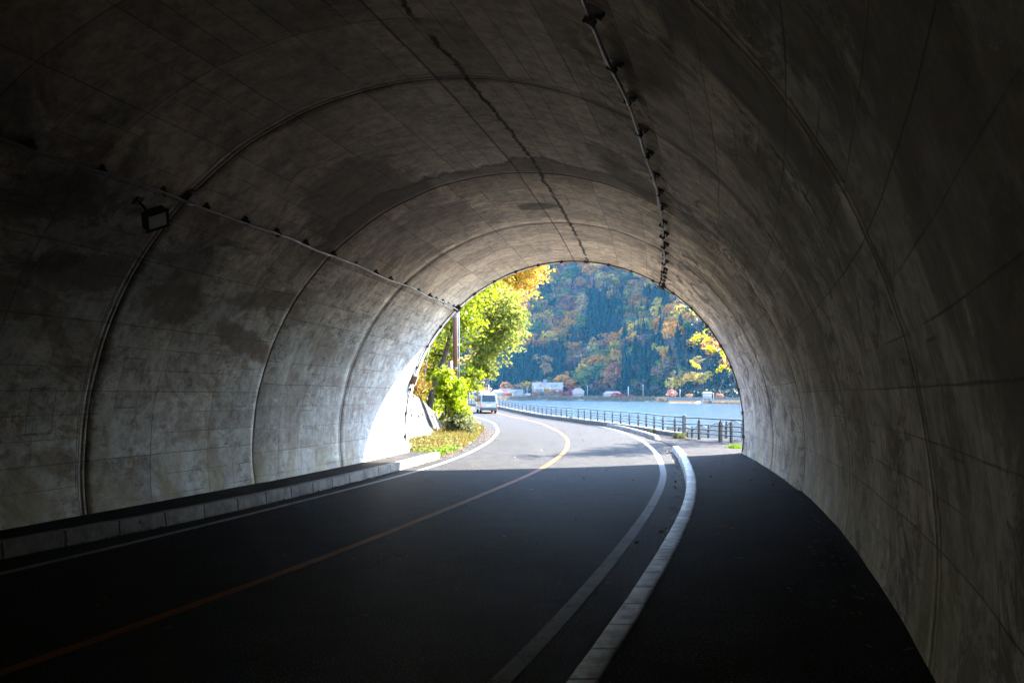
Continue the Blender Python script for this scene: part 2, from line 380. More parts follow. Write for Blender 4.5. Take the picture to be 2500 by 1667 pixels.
M['leaf_rust'] = leaf_mat('leaf_rust', (0.1014, 0.0484, 0.0094), (0.1326, 0.0897, 0.0140), 1.2, .45)
M['leaf_olive'] = leaf_mat('leaf_olive', (0.0546, 0.0663, 0.0234), (0.1170, 0.1131, 0.0429), 1.2, .4)
M['leaf_weed'] = leaf_mat('leaf_weed', (.105, .055, .02), (.075, .092, .016), 1.0, .4)
M['leaf_grass'] = leaf_mat('leaf_grass', (0.0429, 0.0936, 0.0062), (0.1014, 0.1404, 0.0125), 1.5, .4)
M['leaf_litter'] = leaf_mat('leaf_litter', (0.0780, 0.0429, 0.0195), (0.1170, 0.0858, 0.0546), 3., .2)
M['reed'] = leaf_mat('reed', (0.0858, 0.0608, 0.0351), (0.1248, 0.0975, 0.0608), .15, .3)
M['far_leaf'] = leaf_mat('far_leaf', (.13, .075, .03), (.07, .075, .03), .25, .45, obj_tint=True)
M['far_leaf_mass'] = leaf_mat('far_leaf_mass', (.13, .075, .03), (.07, .075, .03), .25, .45, attr=True)
M['soil'] = plain('soil', (.06, .05, .03), .95, 0., .4, .8, .2, .4)
M['hill'] = plain('hill_ground', (.10, .085, .06), .95, 0., .4, .05, .2)
def hill_floor():
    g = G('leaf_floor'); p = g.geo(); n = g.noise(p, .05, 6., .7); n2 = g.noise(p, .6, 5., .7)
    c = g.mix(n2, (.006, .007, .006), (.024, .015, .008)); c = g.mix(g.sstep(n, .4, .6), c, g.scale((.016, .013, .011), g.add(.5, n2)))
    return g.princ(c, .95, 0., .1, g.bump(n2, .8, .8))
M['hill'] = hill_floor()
def shore_mat():
    g = G('shore_ground'); p = g.geo(); n = g.noise(p, .05, 6., .7); n2 = g.noise(p, .5, 5., .7)
    c = g.mix(g.sstep(n, .42, .58), (.15, .13, .075), (.09, .105, .04)); c = g.scale(c, g.add(.6, g.mul(n2, .8)))
    return g.princ(c, .95, 0., .1)
M['shore'] = shore_mat()
def water_mat():
    g = G('lake_water'); p = g.geo()
    x = g.sep(p); q = g.vec(x[0], g.mul(x[1], .7), 0.)
    h = g.add(g.mul(g.noise(q, .55, 4., .6), .6), g.mul(g.noise(q, 2.6, 3., .6), .22))
    h = g.add(h, g.mul(g.noise(q, .06, 3.), 1.2))
    return g.princ(g.mix(g.noise(q, .02, 3.), (.012, .023, .036), (.016, .030, .045)), .16, 0., .02, g.bump(h, 1., .55), IOR=1.333)
M['water'] = water_mat()
def retain_mat():
    g = G('retaining_concrete'); u, v = g.uv(); p = g.geo()
    rib = g.noise(g.vec(g.mul(u, 5.5), g.mul(v, .7), 0.), 1.6, 6., .7, .3); n2 = g.noise(p, 1.2, 6., .7)
    c = g.scale((.019, .018, .0168), g.add(.5, g.mul(rib, .9))); c = g.mix(g.mul(g.sstep(n2, .5, .7), .5), c, (.010, .009, .0075))
    return g.princ(c, .9, 0., .2, g.bump(rib, .9, .08))
M['retain'] = retain_mat()

# ------------------------------------------------------------------ road, pavements, kerbs, markings
def struct(o): o['kind'] = 'structure'; return o
def strip(name, ys, cols, mat, label=None, uv=True):
    """cols: list of functions y -> (x, z); sheet between them"""
    ys = np.asarray(ys, float)
    P = np.stack([np.stack([np.broadcast_to(c(ys)[0], ys.shape), ys, np.broadcast_to(c(ys)[1], ys.shape)], -1) for c in cols], 1)
    nu, nv = P.shape[:2]
    ds = np.concatenate([[0], np.cumsum(np.hypot(np.diff(P[:, 0, 0]), np.diff(P[:, 0, 1])))])
    U = np.stack([np.repeat(ds[:, None], nv, 1), np.concatenate([np.zeros((nu, 1)), np.cumsum(np.linalg.norm(np.diff(P, axis=1), axis=2), 1)], 1)], -1)
    F = grid_faces(nu, nv)[:, ::1]
    me = np_mesh(name, P.reshape(-1, 3), F, mat, U.reshape(-1, 2))
    return link(name, me)
def ribbon(name, fx, y0, y1, w, dz, mat, extra=0.):
    ys = np.arange(y0, y1, .4)
    return struct(strip(name, ys, [lambda y: (fx(y) + w / 2, zR(y) + dz), lambda y: (fx(y) - w / 2, zR(y) + dz)], mat))

ysAll = np.concatenate([np.arange(-86, 0, 2.), np.arange(0, 120, .5), np.arange(120, 168, 2.)])
struct(strip('road', ysAll, [lambda y: (np.where(y < 29.3, kX(y) + .1, np.maximum(kX(y), np.minimum(fX(np.maximum(y, 36)), 9.0)) + .2), zR(y)),
                             lambda y: (cX(y), zR(y)), lambda y: (lX(y) - 2.2, zR(y))], M['asphalt']))
ribbon('centre_line', cX, -86, 150, .135, .004, M['orange_paint'])
ribbon('edge_line', rX, -86, 96, .15, .0045, M['white_paint'])
ribbon('edge_line', lX, -86, 110, .13, .0045, M['white_paint'])

# right kerb + sidewalk in the tunnel; a driveway gap, then the kerb goes on along the lake
def kerb_strip(name, y0, y1, fx, w, zt, mat, side=1, drop=None):
    ys = np.arange(y0, y1 + .01, .25)
    zf = (lambda y: zR(y) + zt * np.clip(np.minimum((y1 - y) / .9, (y - y0 + (9 if drop != 'both' else 0)) / .9) + .25, .12, 1)) if drop else (lambda y: zR(y) + zt + 0 * y)
    wob = lambda y: .004 * np.sin(y * 3.1) + .003 * np.sin(y * 7.7)
    o = strip(name, ys, [lambda y: (fx(y) + side * w + wob(y + 3), zR(y) - .03), lambda y: (fx(y) + side * w + wob(y + 3), zf(y) - .012),
                         lambda y: (fx(y) + side * (w - .012) + wob(y + 3), zf(y)),
                         lambda y: (fx(y) + side * .010 + wob(y) * .3, zf(y)), lambda y: (fx(y) + wob(y) * .3, zf(y) - .010), lambda y: (fx(y) - side * .015, zR(y) - .03)][::1 if side > 0 else -1], mat)
    ends = MB()
    return struct(o)
kerb_strip('kerb', -60, 33.2, kX, .19, .2, M['kerb_white'], 1, True)
kerb_strip('kerb', 40.4, 96, kX, .19, .19, M['kerb'], 1, 'both')
def swz(y): return zR(y) + .175 - .15 * np.clip((y - 32.2) / 3.2, 0, 1) + .07 * np.clip((y - 40.2) / 3, 0, 1)
_rag = np.random.default_rng(9); ysS = np.concatenate([np.arange(-60, 4, .5), np.arange(4, 33, .045), np.arange(33, 60, .4)]); _rg = np.convolve(_rag.normal(0, 1, len(ysS)), np.array([.2, .6, 1, .6, .2]), 'same') * .0045
struct(strip('sidewalk', ysS, [lambda y: (np.where(y < 29.8, tX(y) + tRad(y) * 1.0 + .35, np.where(y < 41.5, np.maximum(9.3, fX(np.maximum(y, 36.)) + .3), fX(np.maximum(y, 36.)) + .1)), swz(y)), lambda y: (kX(y) + .30, swz(y)), lambda y: (kX(y) + .17, swz(y) + np.where(y < 31.8, .012, 0))], M['walk']))
# pale concrete apron of the driveway gap outside
# left kerb and walkway
lkX = spline([(-90,-59),(-60,-41.2),(-40,-29.2),(-20,-18),(0,-9.4),(6.5,-7.35),(11.5,-5.95),(13.8,-5.05),(17.3,-4.22),(21.1,-3.45),(25,-2.78),(29.2,-2.12),(34,-1.5)])
kerb_strip('kerb', -60, 29.25, lkX, .17, .2, M['kerb'], -1)
struct(strip('walkway', np.arange(-60, 29.6, .5), [lambda y: (lkX(y) - .16, .19 + 0 * y), lambda y: (tX(y) - tRad(y) - .5, .19 + 0 * y)], M['walk']))
mb = MB(); mb.add([(lkX(29.25), 29.25, .195), (lkX(29.25), 29.25, -.03), (-3.3, 29.25, -.03), (-3.3, 29.25, .195)], [(0, 1, 2, 3)]); struct(mb.build('kerb', M['conc']))

# ------------------------------------------------------------------ tunnel
tun = tag(empty('tunnel', (float(tX(29.4)), 29.4, 0)), 'weathered grey concrete road tunnel with a round arched vault and sealed joints', 'tunnel')
off = tun.location
TH0, NT = R(100.5), 120
def lining(y0, y1, mat, grooves, name='lining'):
    ys = set(np.arange(y0, y1 + 1e-6, .35).round(3)) | {y1}
    prof = {}
    for gy, w, d in grooves:
        for k, dep in ((-w/2 - .008, 0), (-w/2, d), (-w/2 + .014, d), (-w/2 + .022, .0), (w/2 - .022, .0), (w/2 - .014, d), (w/2, d), (w/2 + .008, 0)) if w > .1 else ((-w/2 - .006, 0), (-w/2, d), (w/2, d), (w/2 + .006, 0)):
            yy = round(gy + k, 4)
            if y0 <= yy <= y1: prof[yy] = dep; ys.add(yy)
    ys = np.array(sorted(ys)); th = np.linspace(-TH0, TH0, NT + 1)
    dr = np.array([prof.get(round(y, 4), 0.) for y in ys])
    P = ring(ys[:, None], th[None, :], dr[:, None] + .005 * np.sin(ys[:, None] * 1.9 + th[None, :] * 7) * np.sin(ys[:, None] * .8 - th[None, :] * 17 + 1) + .003 * np.sin(ys[:, None] * 3.7 - th[None, :] * 29))
    U = np.stack(np.broadcast_arrays(ys[:, None], th[None, :] * 5.1), -1)
    me = np_mesh(name, P.reshape(-1, 3) - np.array(off), grid_faces(len(ys), NT + 1), mat, U.reshape(-1, 2))
    return link(name, me, tun)
RA, RB, RN, EX = 12.95, 18.4, 7.35, 29.4
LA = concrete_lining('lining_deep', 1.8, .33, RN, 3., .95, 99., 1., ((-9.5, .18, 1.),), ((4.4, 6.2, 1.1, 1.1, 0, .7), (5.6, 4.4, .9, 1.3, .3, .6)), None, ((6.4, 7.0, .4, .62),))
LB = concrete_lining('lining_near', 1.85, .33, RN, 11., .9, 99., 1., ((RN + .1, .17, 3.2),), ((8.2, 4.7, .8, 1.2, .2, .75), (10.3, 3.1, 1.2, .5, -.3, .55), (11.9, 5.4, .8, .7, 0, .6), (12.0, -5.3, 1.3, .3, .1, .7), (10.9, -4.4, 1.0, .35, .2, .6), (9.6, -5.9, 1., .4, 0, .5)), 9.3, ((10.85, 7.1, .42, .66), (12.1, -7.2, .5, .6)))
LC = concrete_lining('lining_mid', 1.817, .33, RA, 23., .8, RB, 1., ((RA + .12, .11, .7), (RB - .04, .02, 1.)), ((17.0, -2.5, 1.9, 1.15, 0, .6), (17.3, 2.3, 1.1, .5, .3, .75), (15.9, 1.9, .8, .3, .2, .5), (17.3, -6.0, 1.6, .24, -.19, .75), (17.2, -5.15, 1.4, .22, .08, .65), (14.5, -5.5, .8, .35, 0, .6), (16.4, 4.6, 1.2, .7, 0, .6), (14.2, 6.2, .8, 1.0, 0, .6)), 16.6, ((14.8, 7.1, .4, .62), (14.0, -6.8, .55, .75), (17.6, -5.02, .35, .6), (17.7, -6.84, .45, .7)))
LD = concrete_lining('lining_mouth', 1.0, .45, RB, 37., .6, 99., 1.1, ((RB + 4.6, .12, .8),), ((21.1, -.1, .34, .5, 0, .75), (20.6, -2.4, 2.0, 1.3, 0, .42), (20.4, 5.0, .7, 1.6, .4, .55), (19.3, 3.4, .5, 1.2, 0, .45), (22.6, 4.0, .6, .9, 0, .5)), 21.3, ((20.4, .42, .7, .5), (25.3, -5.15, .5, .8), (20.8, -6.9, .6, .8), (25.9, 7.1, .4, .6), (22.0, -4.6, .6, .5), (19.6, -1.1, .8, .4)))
lining(-42, RN, LA, [(-9.5, .18, .03), (-21, .18, .03)])  # unseen open rear end set close behind the camera to let in fill light
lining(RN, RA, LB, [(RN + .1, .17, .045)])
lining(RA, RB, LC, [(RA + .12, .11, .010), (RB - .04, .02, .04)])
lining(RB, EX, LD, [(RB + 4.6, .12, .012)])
# step where the older lining meets the mouth section, and the outer shell, end ring and headwall
mb = MB(); th = np.linspace(-TH0, TH0, NT + 1)
a = ring(RB, th, .2); b = ring(RB, th, -.0)
shell = [ring(y, th, .62) for y in np.concatenate([np.arange(-42, 29, 2.), [EX]])]
V = np.concatenate(shell) - np.array(off); me = np_mesh('outer_shell', V, grid_faces(len(shell), NT + 1)[:, ::-1], M['conc_dark']); link('outer_shell', me, tun)
inner = ring(EX, th); outer = ring(EX, th, .62)
mb.add(list(inner - np.array(off)) + list(outer - np.array(off)), [(i, i + 1, NT + 2 + i, NT + 1 + i) for i in range(NT)])
mb.build('end_ring', M['conc'], tun)
hw = MB(); k = 60; th2 = np.linspace(-TH0, TH0, k + 1); arc = ring(EX, th2, .6); rect = []
cx0 = float(tX(EX))
for t in th2:
    d = Vector((math.sin(t), math.cos(t))); s1 = min((10.5 if d.x < 0 else 6.6) / max(abs(d.x), 1e-6), (7.2 if d.y > 0 else 2.2) / max(abs(d.y), 1e-6))
    rect.append((cx0 + d.x * s1, EX - .25, TZ + d.y * s1))
arc[:, 1] -= .12
hw.add([Vector(p) - off for p in arc] + [Vector(p) - off for p in rect], [(i, i + 1, k + 2 + i, k + 1 + i) for i in range(k)])
hw.build('headwall', M['conc'], tun)

# ------------------------------------------------------------------ conduits, clips, lamps in the tunnel
def frame(y, th):
    """axes at a lining point: along tunnel, round the arch, inward"""
    h = float(tHead(y)); a = Vector((math.sin(h), math.cos(h), 0)); rr = Vector((math.cos(h), -math.sin(h), 0))
    inn = -(rr * math.sin(th) + Vector((0, 0, 1)) * math.cos(th)); t = (rr * math.cos(th) - Vector((0, 0, 1)) * math.sin(th))
    return Matrix((t, a, inn)).transposed().to_4x4()
def on_wall(y, th, lift=0.):
    return Vector(ring(np.array(float(y)), np.array(float(th)), -lift))
def conduit(th, y0, y1, lab, bs=(.6, .9)):
    t = tag(empty('conduit', on_wall(y1, th)), lab, 'conduit', 'cable conduits along the vault'); o = t.location
    m = MB(); m.tube([on_wall(y, th + .004 * math.sin(y * 1.7), .11 + .005 * math.sin(y * 2.6)) - o for y in np.arange(y0, y1, .35)], .021, 8); m.build('pipe', M['pipe'], t, True)
    y = y1 - .45; first = None; i = 0
    while y > y0:
        if first is None:
            c = MB(); c.box((0, 0, .02), (.15, .06, .04), bev=.01); c.box((0, 0, .06), (.05, .05, .11)); c.box((.0, 0, .115), (.10, .075, .06), bev=.015); c.box((.055, 0, .04), (.03, .045, .06))
            first = c.build('bracket', M['black'], t)
            b = first
        else:
            b = first.copy(); COL.objects.link(b); b.parent = t
        b.matrix_local = Matrix.Translation(on_wall(y, th) - o) @ frame(y, th) @ Matrix.Scale(rnd.uniform(*bs), 4)
        y -= 1.2 + rnd.uniform(-.12, .12) if y < 26 else .75
        i += 1
conduit(R(90 - 133.5), -8, 28.8, 'thin grey conduit on black brackets along the left side of the vault')
conduit(R(90 - 58.5), -8, 28.8, 'thin grey conduit on black brackets along the vault right of the crown', (.85, 1.2))
# cable round the mouth
t = tag(empty('cable', on_wall(28.9, R(-90))), 'black cable clipped round the arch of the tunnel mouth', 'cable'); o = t.location
m = MB(); m.tube([on_wall(28.92 + .012 * math.sin(a * 9), a, .03) - o for a in np.linspace(R(-96), R(97), 120)], .017, 7); m.build('cord', M['black'], t, True)
m = MB(); m.tube([on_wall(28.98, a, .025) - o for a in np.linspace(R(-96), R(-52), 40)], .013, 6)
m.tube([on_wall(28.8, R(-95.5), .03) - o, on_wall(28.92, R(-96.2), .05) - o, on_wall(29.2, R(-96.2), .05) - o, on_wall(29.6, R(-95.2), .02) - o], .02, 7); m.build('pipe', M['pipe'], t, True)
first = None
for i, a in enumerate(np.linspace(R(-92), R(92), 24)):
    if first is None:
        c = MB(); c.box((0, 0, .03), (.05, .16, .06), bev=.012); c.box((0, 0, .045), (.10, .05, .05)); first = c.build('clip', M['black'], t); b = first
    else: b = first.copy(); COL.objects.link(b); b.parent = t
    b.matrix_local = Matrix.Translation(on_wall(28.92, a) - o) @ frame(28.92, a)
def wall_box(y, th, size, mat, lab, grp=None, cat='junction box', name='junction_box', rz=0):
    t = empty(name, on_wall(y, th)); t.matrix_world = Matrix.Translation(on_wall(y, th)) @ frame(y, th)
    tag(t, lab, cat, grp); w, l, d = size
    m = MB(); m.box((0, 0, d / 2), (w, l, d), rz, bev=.012); m.build('body', mat, t)
    m = MB(); m.box((0, 0, d + .008), (w + .02, l + .02, .016), rz, bev=.008); m.build('cover', mat, t)
    for sx in (-1, 1):
        m = MB(); m.box((sx * (w / 2 + .015), 0, .008), (.03, l * .5, .016)); m.build('flange', M['dark_metal'], t)
    return t
wall_box(28.85, R(90 - 133.5), (.2, .2, .12), M['dark_metal'], 'dark square box where the left conduit meets the mouth cable')
wall_box(28.85, R(90 - 58.5), (.2, .2, .12), M['dark_metal'], 'dark square box where the right conduit meets the mouth cable')
wall_box(28.88, R(-72.5), (.26, .2, .14), M['box_brown'], 'tan brown box low on the sunlit left rim of the tunnel mouth')
wall_box(13.05, R(-43), (.16, .2, .09), M['pipe'], 'small pale junction box on the left conduit above the floodlight')
# floodlight
fy, fth = 12.2, R(-46.5)
t = empty('floodlight'); t.matrix_world = Matrix.Translation(on_wall(fy, fth)) @ frame(fy, fth)
tag(t, 'dark square floodlight with a glass front bracketed to the left of the vault', 'floodlight')
m = MB(); m.box((0, 0, .015), (.12, .12, .03)); m.tube([(0, 0, .02), (0, 0, .26)], .018); m.build('bracket', M['black'], t)
bpy.context.view_layer.update(); nz_ = Vector((.70, -.42, -.58)).normalized(); nx_ = Vector((.86, .46, .22)); nx_ = (nx_ - nz_ * nx_.dot(nz_)).normalized(); ny_ = nz_.cross(nx_)
Mw = Matrix((nx_, ny_, nz_)).transposed().to_4x4(); Mw = Mw @ Matrix.Scale(.78, 4); Mw.translation = on_wall(fy, fth, .36); Mh = t.matrix_world.inverted() @ Mw
m = MB(); m.box((0, 0, 0), (.42, .36, .12), M=Mh, bev=.05); m.box((0, 0, -.1), (.26, .22, .1), M=Mh, bev=.04); m.build('housing', M['dark_metal'], t)
m = MB()
for sx, sy, wx, wy in ((0, .155, .42, .045), (0, -.155, .42, .045), (.187, 0, .045, .265), (-.187, 0, .045, .265)): m.box((sx, sy, .072), (wx, wy, .024), M=Mh)
m.build('rim', M['dark_metal'], t)
m = MB(); m.box((0, 0, .066), (.325, .26, .01), M=Mh); m.build('glass', plain('lamp_glass', (.80, .85, .9), .3, 0., .05, 4., .8), t)

# ------------------------------------------------------------------ lake, seawall, fence
def shoreY(t):   # distance to the far shore for a view azimuth x/y (the bay comes closer towards the right)
    return np.interp(t, [-.6, -.12, .0, .067, .103, .136, .16, .19, .222, .3, .8], [640, 780, 800, 790, 718, 645, 552, 520, 497, 470, 430])
WZ = -3.0
tt = np.linspace(-.6, .8, 70)
near = [(160, -18), (130, -7.6), (105, -1.2), (66.5, 4.4), (44, 6.9), (38, 8.6), (30, 10), (-40, 10)]
mb = MB(); V = []; 
me = np_mesh('lake', [(-500, -60, WZ), (900, -60, WZ), (900, 1000, WZ), (-500, 1000, WZ)], [(0, 1, 2, 3)], M['water']); struct(link('lake', me))
# low wall under the fence
def zW(y): return zR(y) + .26
ysF = np.arange(42.4, 165, .5)
lw = strip('low_wall', ysF, [lambda y: (fX(y) + .2, zR(y) - 3.2), lambda y: (fX(y) + .2, zW(y)), lambda y: (fX(y) - .17, zW(y)), lambda y: (fX(y) - .19, zW(y) - .02), lambda y: (fX(y) - .19, zR(y) - .05)], M['low_wall'])
mb = MB(); x = float(fX(42.4)); mb.add([(x + .2, 42.4, -.2), (x + .2, 42.4, .26), (x - .17, 42.4, .26), (x - .19, 42.4, .24), (x - .19, 42.4, -.2)], [(0, 1, 2, 3, 4)])
tag(lw, 'low dark concrete wall carrying the lakeside railing', 'wall'); e = mb.build('end_face', M['low_wall'], lw)
# terrace below the fence to the right
ap = MB(); ap.add([(8.6, 28, -.15), (9.4, 38.2, -.15), (7.3, 42.6, -.15), (7.3, 42.6, -3.2), (9.4, 38.2, -3.2), (8.6, 28, -3.2)], [(0, 1, 4, 5), (1, 2, 3, 4)])
struct(ap.build('seawall', M['conc_dark']))
ap = MB(); ap.add([(9.3, 28, -1.35), (17, 28, -1.35), (15, 47, -1.35), (11.0, 58, -1.35), (8.4, 60, -1.35), (7.0, 43, -1.35), (17, 28, -3.2), (15, 47, -3.2), (11, 58, -3.2), (8.4, 60, -3.2)],
                  [(0, 1, 2, 3, 4, 5), (1, 6, 7, 2), (2, 7, 8, 3), (3, 8, 9, 4)])
struct(ap.build('terrace', M['conc']))

# railing
ZT = .93
def arc_pts(y0, y1, step):
    ys = np.arange(y0, y1, .02); s = np.concatenate([[0], np.cumsum(np.hypot(np.diff(ys), np.diff(fX(ys))))])
    return [float(np.interp(d, s, ys)) for d in np.arange(0, s[-1], step)]
rl = tag(empty('railing', (float(fX(43.3)), 43.3, .26)), 'long dark brown three-bar railing curving along the lake on a low wall', 'railing'); o = rl.location
posts = arc_pts(43.35, 150, 2.0); GREEN = 13
def post_mesh(h, w, d):
    c = MB(); c.box((0, 0, (h - .14) / 2), (w, d, h - .14), bev=.012); c.box((0, 0, h - .12), (w * .8, d * .8, .05), bev=.01); c.tube([(0, 0, h - .12), (0, 0, h)], .018, 6)
    return c
first = None
for i, y in enumerate(posts):
    if first is None: first = post_mesh(.67, .085, .10).build('post', M['rail'], rl); b = first
    else:
        b = first.copy(); COL.objects.link(b); b.parent = rl
    dx = float(fX(y + .1) - fX(y - .1)) / .2
    b.location = Vector((float(fX(y)), y, float(zW(y)))) - o; b.rotation_euler = (0, 0, -math.atan(dx))
    if i == GREEN:
        b.data = first.data.copy(); b.data.materials[0] = M['green_post']; b['label'] = 'bright green post'
for nm, dz, rr, sd in (('top_rail', .67, .032, 0), ('middle_rail', .47, .025, -.05), ('middle_rail', .33, .025, -.05), ('middle_rail', .19, .025, -.05)):
    m = MB(); m.tube([Vector((float(fX(y)) + sd, y, float(zW(y)) + dz)) - o for y in np.arange(42.2, 150, .7)], rr, 6); m.build(nm, M['rail'], rl, True)
mb = MB(); yg = posts[GREEN]; mb.box((float(fX(yg)) - .05, yg, float(zW(yg)) + .07), (.3, .34, .14), bev=.02)
tag(mb.build('footing', M['galv']), 'grey block round the foot of the green railing post', 'block')
# concrete end post
mb = MB(); px, py = 7.27, 42.0; mb.box((px, py, .47), (.155, .155, 1.02), .2, bev=.02); mb.box((px, py, 1.0), (.13, .13, .05), .2, bev=.03)
tag(mb.build('concrete_post', M['conc']), 'square weathered concrete post standing in the railing line', 'post')
# nearer piece of railing with stouter posts
r2 = tag(empty('railing', (8.15, 38.9, 0)), 'stout dark brown railing between the concrete post and the tunnel wall', 'railing'); o = r2.location
line2 = [(7.27, 41.85), (7.69, 40.9), (8.15, 38.9), (8.42, 38.2), (9.2, 36.2), (9.9, 34.2)]
first = None
for i, (x, y) in enumerate(line2[1:]):
    if first is None: first = post_mesh(.88, .10, .11).build('post', M['rail'], r2); b = first
    else: b = first.copy(); COL.objects.link(b); b.parent = r2
    b.location = Vector((x, y, .04)) - o; b.rotation_euler = (0, 0, .25)
    if i == 1: b.scale = (1.45, 1.3, 1)
for nm, z, rr in (('top_rail', .92, .03), ('middle_rail', .66, .024), ('middle_rail', .48, .024), ('middle_rail', .31, .024)):
    m = MB(); m.tube([Vector((x - (.06 if rr < .03 else 0), y, z)) - o for x, y in line2], rr, 7); m.build(nm, M['rail'], r2, True)
# lower fence with arched panels of bars on the terrace
gt = tag(empty('bar_fence', (9.4, 46, -1.35)), 'dark fence of thin upright bars under arched tops on the terrace below the railing', 'fence'); o = gt.location
gp = [(9.0, 57.5, -.08), (9.05, 54.0, .06), (9.12, 50.4, .18), (9.2, 46.6, .38), (9.3, 43.2, .62), (9.5, 41.0, .72), (9.9, 38.5, .8), (10.4, 35.8, .8)]
for (x, y, z) in gp:
    m = MB(); m.box((x - o.x, y - o.y, (z - 1.35) / 2 + .0 - o.z), (.11, .11, z + 1.35), bev=.02); m.tube([(x - o.x, y - o.y, z - o.z), (x - o.x, y - o.y, z + .1 - o.z)], [.03, .045], 6); m.build('post', M['rail'], gt)
for (a, b) in zip(gp[:-1], gp[1:]):
    m = MB(); a = Vector(a); b = Vector(b); L = (b - a).length; n = int(L / .14)
    top = lambda t: a.lerp(b, t) + Vector((0, 0, -.12 + .22 * math.sin(math.pi * t)))
    for i in range(1, n):
        p = top(i / n); m.tube([Vector((p.x, p.y, -1.2)) - o, p - o], .010, 4, False)
    m.tube([top(t) - o for t in np.linspace(0, 1, 14)], .02, 6); m.tube([Vector((a.x, a.y, -1.2)) - o, Vector((b.x, b.y, -1.2)) - o], .02, 6)
    m.build('panel', M['rail'], gt)
mb = MB(); mb.box((8.7, 60.5, -1.5), (1.3, 1.0, 1.25), .1, bev=.05); mb.box((8.7, 60.5, -.86), (1.4, 1.1, .06), .1, bev=.05)
tag(mb.build('concrete_block', M['conc']), 'grey concrete block by the water behind the railing', 'block')

# ------------------------------------------------------------------ van
def make_van(loc, rz, sc, lab):
    t = tag(empty('van', loc, rz), lab, 'van'); t.scale = (sc,) * 3
    W, L, H = 1.69, 4.4, 1.98       # +y is the front, rear end at y=0
    prof = [(0.02, .36), (-.02, .62), (.0, 1.05), (.09, 1.55), (.22, 1.86), (.42, 1.96), (1.6, 1.98), (3.0, 1.95), (3.35, 1.85), (4.0, 1.2), (4.35, .95), (4.42, .7), (4.40, .36)]
    m = MB(); secs = [(-1, .0), (-.97, .05), (.97, .05), (1, 0)]
    xs = [-W/2, -W/2 + .06, W/2 - .06, W/2]; n = len(prof); vs = []
    def tuck(z): return 1 - .13 * max(0, (z - 1.05) / .93) ** 1.5
    for i, x in enumerate(xs):
        for (y, z) in prof:
            e = .05 if i in (0, 3) else 0
            cy = y + (e if y < 2 else -e) * 1.0; cz = z - (e if z > 1.9 else 0)
            vs.append((x * tuck(z), cy, cz))
    fs = [(i*n+j, (i+1)*n+j, (i+1)*n+(j+1) % n, i*n+(j+1) % n) for i in range(3) for j in range(n)]
    fs += [tuple(range(n)), tuple(range(4*n-1, 3*n-1, -1))]
    m.add(vs, fs); m.build('body', M['white_gloss'], t)
    m = MB(); m.box((0, .02, .42), (W + .02, .26, .26), bev=.06); m.box((0, L - .08, .44), (W + .02, .24, .28), bev=.06); m.build('bumper', M['bumper'], t)
    def pane(pts, th, name='window'):
        m = MB(); q = [Vector(p) for p in pts]; nrm = (q[1] - q[0]).cross(q[2] - q[1]).normalized() * th
        c = sum(q, Vector()) / len(q); rr = []
        for i, p in enumerate(q):
            a, b = q[i-1], q[(i+1) % len(q)]
            rr += [p + (a - p).normalized() * .1, p.lerp((a+b)/2, .03), p + (b - p).normalized() * .1]
        k = len(rr); m.add([p + nrm for p in rr] + [p - nrm for p in rr], [tuple(range(k))] + [(i, k+i, k+(i+1) % k, (i+1) % k) for i in range(k)])
        return m.build(name, M['glass'], t)
    pane([(-.68, -.005, 1.15), (.68, -.005, 1.15), (.62, .14, 1.77), (-.62, .14, 1.77)], .03, 'rear_window')
    for s in (-1, 1):
        for (a, b) in ((.5, 1.75), (1.85, 2.75), (2.85, 3.6)):
            pane([(s * W/2 * .995, a, 1.2), (s * W/2 * .995, b, 1.2), (s * W/2 * .915, b - (.35 if b > 3.5 else 0), 1.72), (s * W/2 * .915, a, 1.72)][::s], .02, 'side_window')
        m = MB(); m.box((s * (W/2 - .055), .0, .80), (.12, .06, .42), bev=.015); m.build('tail_light', M['red_lamp'], t)
        m = MB(); m.box((s * (W/2 + .12), 3.35, 1.25), (.14, .08, .24), bev=.02); m.tube([(s * (W/2 - .04), 3.38, 1.2), (s * (W/2 + .08), 3.36, 1.2)], .015); m.build('mirror', M['bumper'], t)
        m = MB(); m.box((s * W/2, 1.9, .98), (.02, 1.8, .03)); m.build('side_trim', M['bumper'], t)
        for wy in (.78, 3.55):
            m = MB(); m.tube([(s * (W/2 - .2), wy, .31), (s * (W/2 - .19), wy, .31), (s * (W/2 + .0), wy, .31), (s * (W/2 + .01), wy, .31)], [.27, .31, .31, .27], 20); w = m.build('wheel', M['tyre'], t)
            m = MB(); m.tube([(s * (W/2 + .005), wy, .31), (s * (W/2 + .02), wy, .31)], [.19, .17], 14); m.build('rim', M['steel'], w)
    m = MB(); m.tube([(.02, .0, 1.12), (.18, .06, 1.3), (.3, .09, 1.34)], .012, 6); m.build('wiper', M['black'], t)
    m = MB(); m.tube([(-.5, .16, 1.86), (-.5, .02, 1.9), (-.5, -.02, 1.88)], .014, 6); m.box((-.48, -.03, 1.80), (.2, .06, .14), bev=.02); m.build('rear_mirror', M['black'], t)
    m = MB(); m.box((0, -.035, .78), (.4, .02, .18)); m.build('number_plate', plain('plate', (.7, .72, .7), .5), t)
    m = MB(); m.box((0, .02, 1.02), (.5, .05, .03)); m.build('handle', M['bumper'], t)
    m = MB(); m.box((0, 2.2, .36), (W - .25, 3.9, .14)); m.build('underbody', M['black'], t)
    return t
make_van((-2.13, 91.5, float(zR(91.5))), R(8), .925, 'white van driving away on the left lane beyond the tunnel')

